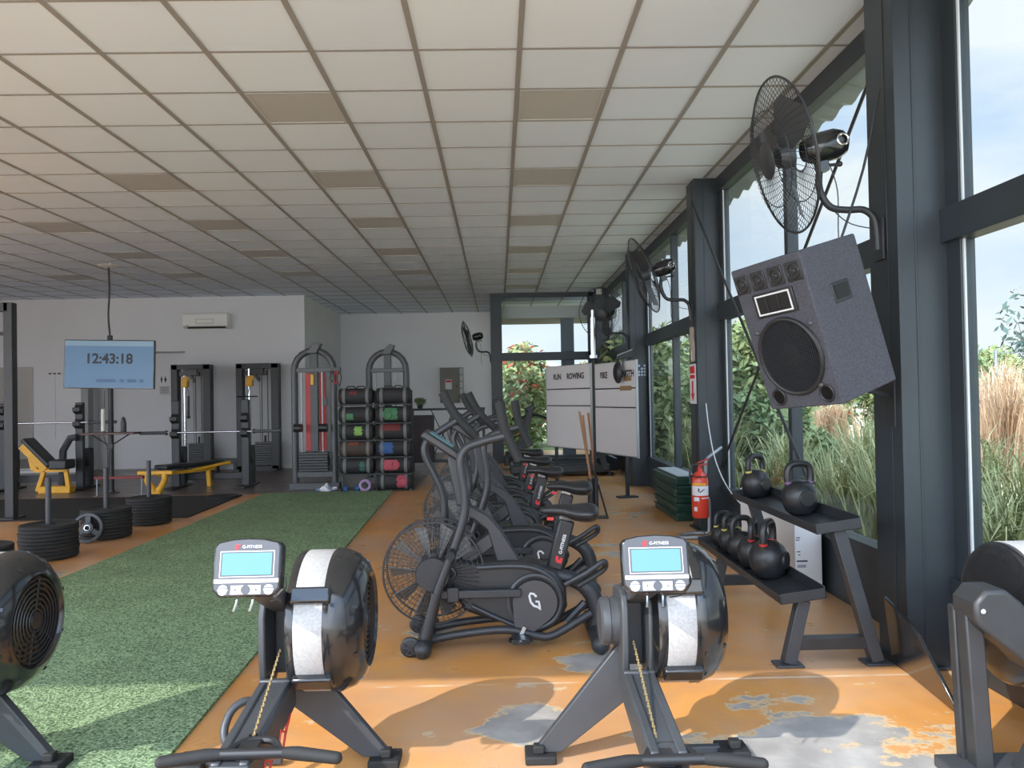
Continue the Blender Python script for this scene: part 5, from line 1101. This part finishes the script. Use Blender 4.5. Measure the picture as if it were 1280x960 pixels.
# ------------------------------------------------------------------ recess: electric cabinet and console table
t = thing('electric_cabinet', 'grey olive electric cabinet on the white recess wall', 'cabinet', (-1.12, REC, 1.6))
MB().span((-0.25, -0.2, -0.42), (0.19, 0, 0.41)).build('box_body', mat('olive grey steel', (122, 120, 110), 0.5), t, bevel=0.006); d_ = MB().span((-0.235, -0.212, -0.405), (0.175, -0.2, 0.395)).build('door', mat('olive grey door', (114, 112, 102), 0.5), t, bevel=0.004)
MB().span((-0.12, -0.216, -0.10), (0.03, -0.212, 0.13)).build('label_sheet', M_white, d_, smooth=False); MB().span((-0.11, -0.218, 0.06), (0.02, -0.2155, 0.11)).build('red_stripe', M_red, d_, smooth=False); MB().span((0.13, -0.222, -0.06), (0.15, -0.211, 0.0)).build('handle', M_plastic, d_)
q = MB()
for z in [-0.4 + k * 0.16 for k in range(6)]: q.span((0.20, -0.16, z - .006), (0.30, -0.148, z + .006))
q.span((0.29, -0.16, -0.42), (0.302, -0.148, 0.41)); q.span((0.20, -0.16, -0.42), (0.21, -0.148, 0.41)); q.build('cable_ladder', M_grey, t, smooth=False)
t = thing('console_table', 'tall dark steel console table in front of the white recess', 'table', (-0.90, 14.1, 0))
MB().span((-0.66, -0.2, 1.085), (0.66, 0.2, 1.12)).build('top', M_black, t, bevel=0.004); MB().span((-0.66, -0.2, 0.18), (0.66, 0.2, 0.21)).build('shelf', M_black, t, bevel=0.004)
for x in (-0.63, 0.63):
    for y in (-0.17, 0.17): MB().span((x - 0.02, y - 0.02, 0), (x + 0.02, y + 0.02, 1.085)).build('leg', M_black, t, bevel=0.003)
q = MB(); q.tube([(-0.30, 0.17, 1.08), (0.1, 0.17, 0.21)], 0.009, 6); q.tube([(0.1, 0.17, 1.08), (-0.30, 0.17, 0.21)], 0.009, 6); q.tube([(0.15, 0.17, 1.08), (0.58, 0.17, 0.21)], 0.009, 6); q.tube([(0.58, 0.17, 1.08), (0.15, 0.17, 0.21)], 0.009, 6); q.build('cross_brace', M_black, t)
MB().span((-0.60, -0.17, 0.21), (-0.25, 0.17, 1.0)).build('cabinet_box', mat('dark plum wood', (58, 48, 52), 0.5, var=.1), t, bevel=0.006)
t = thing('potted_plant', 'small bushy potted plant on the console table', 'plant', (-1.38, 14.1, 1.12)); MB().lathe([(0, 0), (0.045, 0), (0.055, 0.07), (0.05, 0.07), (0, 0.06)], (0, 0, 0), 'z', 18).build('pot', M_plastic, t)
q = MB(); rnd = random.Random(3)
for i in range(260):
    d = Vector((rnd.gauss(0, 1), rnd.gauss(0, 1), rnd.gauss(0, .8))).normalized() * rnd.uniform(.4, 1); p = Vector((d.x * .11, d.y * .11, 0.12 + d.z * .075)); u = Vector((rnd.gauss(0, 1), rnd.gauss(0, 1), rnd.gauss(0, 1))).normalized() * .03; v = u.cross(Vector((rnd.gauss(0, 1), rnd.gauss(0, 1), 1))).normalized() * .012
    q.add([p - u, p + v, p + u, p - v], [(0, 1, 2, 3)])
q.build('foliage', M_leaf2, t, smooth=False, fix=False)

# ------------------------------------------------------------------ whiteboards
M_line = mat('black tape line', (26, 26, 28), 0.6); M_brown = mat('brown tape', (150, 122, 84), 0.6)
def whiteboard(label, a, c, z0, z1, words, legs, tapes):
    a = Vector((*a, 0)); c = Vector((*c, 0)); d = (c - a); L = d.length; d.normalize(); nrm = d.cross(Vector((0, 0, 1)))
    t = thing('whiteboard', label, 'whiteboard', (a.x, a.y, 0), math.atan2(d.y, d.x), 'free standing whiteboards')
    # local: x along the board, -y faces the room
    H_ = z1 - z0
    bo = MB().span((0, -0.012, z0), (L, 0.012, z1)).build('panel', M_board, t, bevel=0.002)
    MB().span((0, -0.016, z0 - .012), (L, 0.016, z0)).span((0, -0.016, z1), (L, 0.016, z1 + .008)).span((-0.008, -0.016, z0 - .012), (0, 0.016, z1 + .008)).span((L, -0.016, z0 - .012), (L + .008, 0.016, z1 + .008)).build('edge_frame', M_galv, t, smooth=False)
    q = MB()
    for fz in (0.285, 0.49): q.span((0.01, -0.0135, z1 - fz * H_ - .008), (L - .01, -0.012, z1 - fz * H_ + .008))
    q.build('ruled_line', M_line, bo, smooth=False)
    for wd, fx in words: text('lettering', wd, 0.115, M_line, bo, FACE_NY, Vector((fx * L, -0.0135, z1 - 0.135 * H_)), 0.0006, bold=0.035)
    for fx, fz, w_ in tapes: MB().span((fx * L, -0.0145, z1 - fz * H_ - .03), (fx * L + w_, -0.012, z1 - fz * H_ + .03)).build('brown_tape', M_brown, bo, smooth=False)
    for fx in legs:
        q = MB(); q.span((fx * L - .022, 0.018, 0.02), (fx * L + .022, 0.06, z0 + .3)); q.span((fx * L - .07, -0.09, 0), (fx * L + .07, 0.16, 0.02)); q.build('leg', M_black, t, bevel=0.004)
    return t
whiteboard('left whiteboard reading RUN and ROWING', (0.745, 12.2), (1.285, 11.03), 0.545, 1.735, [('RUN', 0.27), ('ROWING', 0.68)], (0.15,), [])
whiteboard('right whiteboard reading BIKE and STRENGTH, with brown tape', (1.305, 10.97), (1.685, 9.70), 0.535, 1.715, [('BIKE', 0.29), ('STRENGTH', 0.75)], (0.70,), [(0.66, 0.285, 0.33), (0.76, 0.185, 0.2)])
t = thing('hanging_pad', 'dark rounded pad hung over the top of the right whiteboard', 'pad', (1.535, 10.0, 1.60)); t.rotation_euler = (0, 0, math.radians(-72))
q = MB(); q.lathe([(0, -0.03), (0.08, -0.03), (0.115, -0.005), (0.12, 0.02), (0.1, 0.025), (0, 0.02)], (0, -0.045, -0.02), 'y', 24); q.v = [(x * .75, y, z * 1.15) for x, y, z in q.v]; q.build('pad', M_plastic, t); MB().tube([(0, -0.04, 0.08), (0, -0.02, 0.14), (0, 0.03, 0.13), (0, 0.035, 0.05)], 0.006, 6, 3).build('strap', M_plastic, t)
t = thing('column_speaker', 'small black wedge speaker fixed to the third column above the whiteboard', 'speaker', (1.80, 11.25, 1.84)); MB().prism([(-0.13, -0.05), (0.10, -0.02), (0.10, 0.12), (-0.10, 0.04)], -0.12, 0.02).build('case', M_plastic, t, bevel=0.006); MB().prism([(-0.135, 0.0), (0.08, 0.08), (0.08, 0.092), (-0.135, 0.012)], -0.125, -0.118).build('pale_edge', M_galv, t); MB().box((0.09, 0.02, 0.05), (0.04, 0.06, 0.06)).build('mount', M_black, t)
t = thing('grid_notice', 'dark notice with rows of pale marks on the third column', 'notice', (2.0, 11.295, 1.64)); MB().span((-0.11, -0.006, -0.10), (0.11, 0, 0.10)).build('board', mat('dark blue board', (50, 60, 76), 0.4), t); q = MB()
for i in range(5):
    for j in range(4):
        if (i * 7 + j * 3) % 5: q.span((-0.095 + i * .04, -0.0075, -0.08 + j * .043), (-0.095 + i * .04 + .026, -0.0055, -0.08 + j * .043 + .028))
q.build('pale_marks', mat('pale marks', (176, 190, 206), 0.5), t, smooth=False)
# upright barbell and wooden dowels in a floor holder
t = thing('bar_holder', 'black steel floor holder for upright bars', 'stand', (0.985, 8.45, 0))
q = MB(); q.span((-0.05, -0.06, 0), (0.15, 0.06, 0.02)); q.build('base', M_black, t, bevel=0.003); q = MB().tube([(0.14, 0, 0.02), (0.05, 0, 0.36)], 0.010, 8); q.build('stay', M_black, t)
for x, y in ((0.025, 0.0), (-0.03, -0.035), (-0.03, 0.035), (0.03, 0.05)):
    q = MB(); q.lathe([(0.021, 0.02), (0.027, 0.02), (0.027, 0.42), (0.021, 0.42), (0.021, 0.02)], (x, y, 0), 'z', 16); q.build('socket_tube', M_black, t)
t = thing('barbell', 'barbell standing upright in the floor holder beside the whiteboards', 'barbell', (1.01, 8.45, 0.022), 0, 'barbells')
MB().cyl((0, 0, 0.0), (0, 0, 1.67), 0.0145, 14).build('shaft', M_dark, t); q = MB(); q.cyl((0, 0, 1.67), (0, 0, 1.70), 0.044, 20); q.cyl((0, 0, 1.70), (0, 0, 2.10), 0.027, 20); q.cyl((0, 0, 2.10), (0, 0, 2.18), 0.016, 14); q.build('sleeve', M_chrome, t)
for k, ((x, y), (xt, yt), h, wh) in enumerate([((-0.03, -0.035), (-0.135, -0.04), 1.13, 'leftmost'), ((-0.03, 0.035), (-0.09, 0.05), 1.09, 'middle'), ((0.03, 0.05), (-0.03, 0.08), 1.11, 'rightmost')]):
    o = MB().tube([(0.985 + x, 8.45 + y, 0.024), (0.985 + x, 8.45 + y, 0.42), (0.985 + xt, 8.45 + yt, h)], 0.0125, 10).build('wooden_dowel', M_wood); tag(o, 'wooden dowel in the floor holder, %s of three' % wh, 'dowel', 'wooden dowels in the floor holder')
# treadmills behind the whiteboards
def treadmill(label, loc, rz):
    t = thing('treadmill', label, 'treadmill', loc, rz, 'black treadmills')
    MB().span((-0.85, -0.36, 0.06), (0.75, 0.36, 0.20)).build('deck', M_plastic, t, bevel=0.02); MB().span((-0.80, -0.24, 0.20), (0.55, 0.24, 0.208)).build('belt', M_rubber, t)
    q = MB(); q.prism([(0.45, 0.2), (0.55, 0.30), (0.75, 0.34), (0.88, 0.28), (0.90, 0.08), (0.45, 0.08)], -0.33, 0.33); q.build('motor_hood', M_gloss, t, bevel=0.02)
    for y in (-0.37, 0.37):
        MB().bar((0.68, y, 0.10), (0.42, y, 1.05), 0.05, 0.10, (1, 0, 0)).build('upright', M_black, t, bevel=0.008); MB().tube([(0.46, y, 0.98), (0.25, y, 0.95), (0.05, y, 0.86)], 0.022, 8, 3).build('handrail', M_rubber, t)
    MB().box((0.42, 0, 1.08), (0.16, 0.78, 0.10), RY(math.radians(30))).build('console', M_plastic, t, bevel=0.02)
    for x in (-0.75, 0.75):
        for y in (-0.32, 0.32): MB().cyl((x, y, 0), (x, y, 0.06), 0.035, 12).build('foot', M_rubber, t)
    return t
treadmill('black treadmill behind the whiteboards, deck seen under the boards', (1.02, 13.15, 0), 0.0)
treadmill('black treadmill farther back beside the far window, its console left of the boards', (0.98, 14.45, 0), PI)

# ------------------------------------------------------------------ step stack, extinguisher, signs on the second column
M_step = mat('step plastic with painted green flare', (30, 62, 50), 0.4, var=0.1, vscale=10); M_steptop = mat('step top with painted sky sheen', (172, 178, 182), 0.5)  # green flare and sky reflection are painted into the step colours
def step(label, z, top):
    t = thing('aerobic_step', label, 'step', (1.93, 8.66, z), 0, 'stacked aerobic steps')
    q = MB(); q.prism([(-0.15, 0.0), (0.13, 0.0), (0.125, 0.06), (0.10, 0.088), (-0.12, 0.088), (-0.145, 0.06)], -0.54, 0.54); q.build('body', M_step, t, bevel=0.012)
    MB().span((-0.165, -0.555, 0.055), (0.135, 0.555, 0.068)).build('rim', M_step, t, bevel=0.004)
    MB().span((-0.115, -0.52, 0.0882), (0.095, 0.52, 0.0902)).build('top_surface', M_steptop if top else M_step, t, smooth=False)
for k in range(5): step('aerobic step with painted green flare, %s of the stack by the window%s' % (['lowest', 'second from the bottom', 'middle one', 'second from the top', 'topmost'][k], ', painted sky sheen on top' if k == 4 else ''), 0.0915 * k, k == 4)
t = thing('extinguisher_stand', 'grey bent tube stand carrying the fire extinguisher', 'stand', (0, 0, 0))
MB().tube([(2.02, 7.26, 0.80), (1.955, 7.22, 0.765), (1.87, 7.20, 0.70), (1.855, 7.2, 0.60), (1.855, 7.2, 0.40), (1.88, 7.2, 0.32), (1.88, 7.2, 0.10), (1.87, 7.2, 0.045), (1.84, 7.2, 0.035)], 0.017, 10, 4).build('upright', M_galv, t)
MB().tube([(1.84, 7.2, 0.035), (1.78, 7.26, 0.03), (1.66, 7.24, 0.02), (1.60, 7.16, 0.018), (1.62, 7.10, 0.018), (1.76, 7.09, 0.018), (1.93, 7.10, 0.018)], 0.017, 10, 4).build('foot_loop', M_galv, t)
MB().ring((1.79, 7.15, 0.56), 0.083, 0.006, 28, 6, 'z').span((1.85, 7.14, 0.55), (1.90, 7.2, 0.57)).build('holding_ring', M_black, t)
t = thing('fire_extinguisher', 'red fire extinguisher held on the grey tube stand', 'fire extinguisher', (1.79, 7.15, 0.19))
M_ext = mat('extinguisher red', (206, 62, 44), 0.3, coat=0.3)
MB().lathe([(0, 0), (0.068, 0), (0.074, 0.01), (0.074, 0.33), (0.066, 0.37), (0.04, 0.40), (0.025, 0.41), (0.025, 0.43), (0, 0.43)], (0, 0, 0), 'z', 28).build('cylinder', M_ext, t)
q = MB(); q.cyl((0, 0, 0.43), (0, 0, 0.455), 0.022, 12); q.bar((-0.02, 0, 0.465), (0.07, 0, 0.475), 0.02, 0.012); q.bar((-0.02, 0, 0.485), (0.08, 0, 0.52), 0.02, 0.010); q.build('valve', M_redtape, t)
q = MB(); q.tube([(-0.01, 0, 0.46), (-0.06, -0.01, 0.47), (-0.09, -0.01, 0.40), (-0.088, -0.01, 0.30)], 0.010, 8, 4); q.build('hose', M_plastic, t)
def wrap(name, z0, z1, a0, a1, m):
    vs = []; n = 12
    for i in range(n + 1):
        a = math.radians(a0 + (a1 - a0) * i / n); vs += [(0.0752 * math.cos(a), 0.0752 * math.sin(a), z0), (0.0752 * math.cos(a), 0.0752 * math.sin(a), z1)]
    return MB().add(vs, [(2 * i, 2 * i + 2, 2 * i + 3, 2 * i + 1) for i in range(n)]).build(name, m, t)
lb = wrap('label_sheet', 0.20, 0.285, -170, -30, M_white); wrap('yellow_band', 0.29, 0.31, -170, -60, M_yellow); wrap('white_tag', 0.15, 0.185, -150, -110, M_white); wrap('white_stripe', 0.172, 0.182, -95, -30, M_white); wrap('small_sticker', 0.06, 0.10, -150, -125, M_white)
q = MB().box((0.0, -0.0760, 0.243), (0.05, 0.002, 0.008), RY(math.radians(-35))); q.box((-0.03, -0.071, 0.25), (0.012, 0.004, 0.03)); q.build('label_print', M_grey, t, smooth=False)
t = thing('arrow_sign', 'white sign with a red down arrow on the second column', 'sign', (1.876, 7.655, 1.39)); MB().span((-0.008, -0.11, -0.19), (0, 0.11, 0.19)).build('board', M_white, t, bevel=0.001)
q = MB(); X = lambda p: [(y, z) for y, z in p]
q.prism([(-0.03, 0.03), (0.03, 0.03), (0.03, -0.09), (0.075, -0.09), (0.0, -0.165), (-0.075, -0.09), (-0.03, -0.09)], -0.010, -0.007, 'x'); q.span((-0.010, -0.09, 0.10), (-0.007, 0.09, 0.17)); q.span((-0.010, -0.09, 0.05), (-0.007, 0.09, 0.085)); q.build('red_arrow', M_red, t, smooth=False)
t = thing('paper_strip', 'weathered beige paper strip above the arrow sign on the second column', 'strip', (1.876, 7.66, 1.77)); q = MB(); q.prism([(-0.09, -0.16), (0.05, -0.17), (0.06, -0.05), (0.09, 0.02), (0.07, 0.12), (0.09, 0.17), (-0.08, 0.16), (-0.06, 0.06), (-0.09, -0.02)], -0.006, 0, 'x'); q.build('strip', mat('beige paper', (176, 164, 152), 0.8, var=.1), t); MB().span((-0.0075, -0.0, -0.15), (-0.005, 0.03, -0.06)).build('white_patch', M_white, t, smooth=False)
o = MB().tube([(1.95, 7.49, 1.20), (1.90, 7.2, 0.95), (1.83, 6.75, 0.72), (1.77, 6.2, 0.56), (1.70, 5.5, 0.49), (1.66, 5.15, 0.52)], 0.005, 6, 5).build('white_cable', M_white); tag(o, 'thin white cable hanging from the second column to the kettlebell rack', 'cable')
t = thing('ceiling_sensor', 'small white sensor box at the top of the farthest column', 'sensor', (1.93, 15.06, 3.25)); MB().span((-0.05, -0.06, -0.05), (0.05, 0.02, 0.05)).build('box_body', M_ivory, t, bevel=0.008); MB().ball((0, -0.062, -0.01), (0.025, 0.012, 0.025), 12, 8).build('lens', M_white, t)
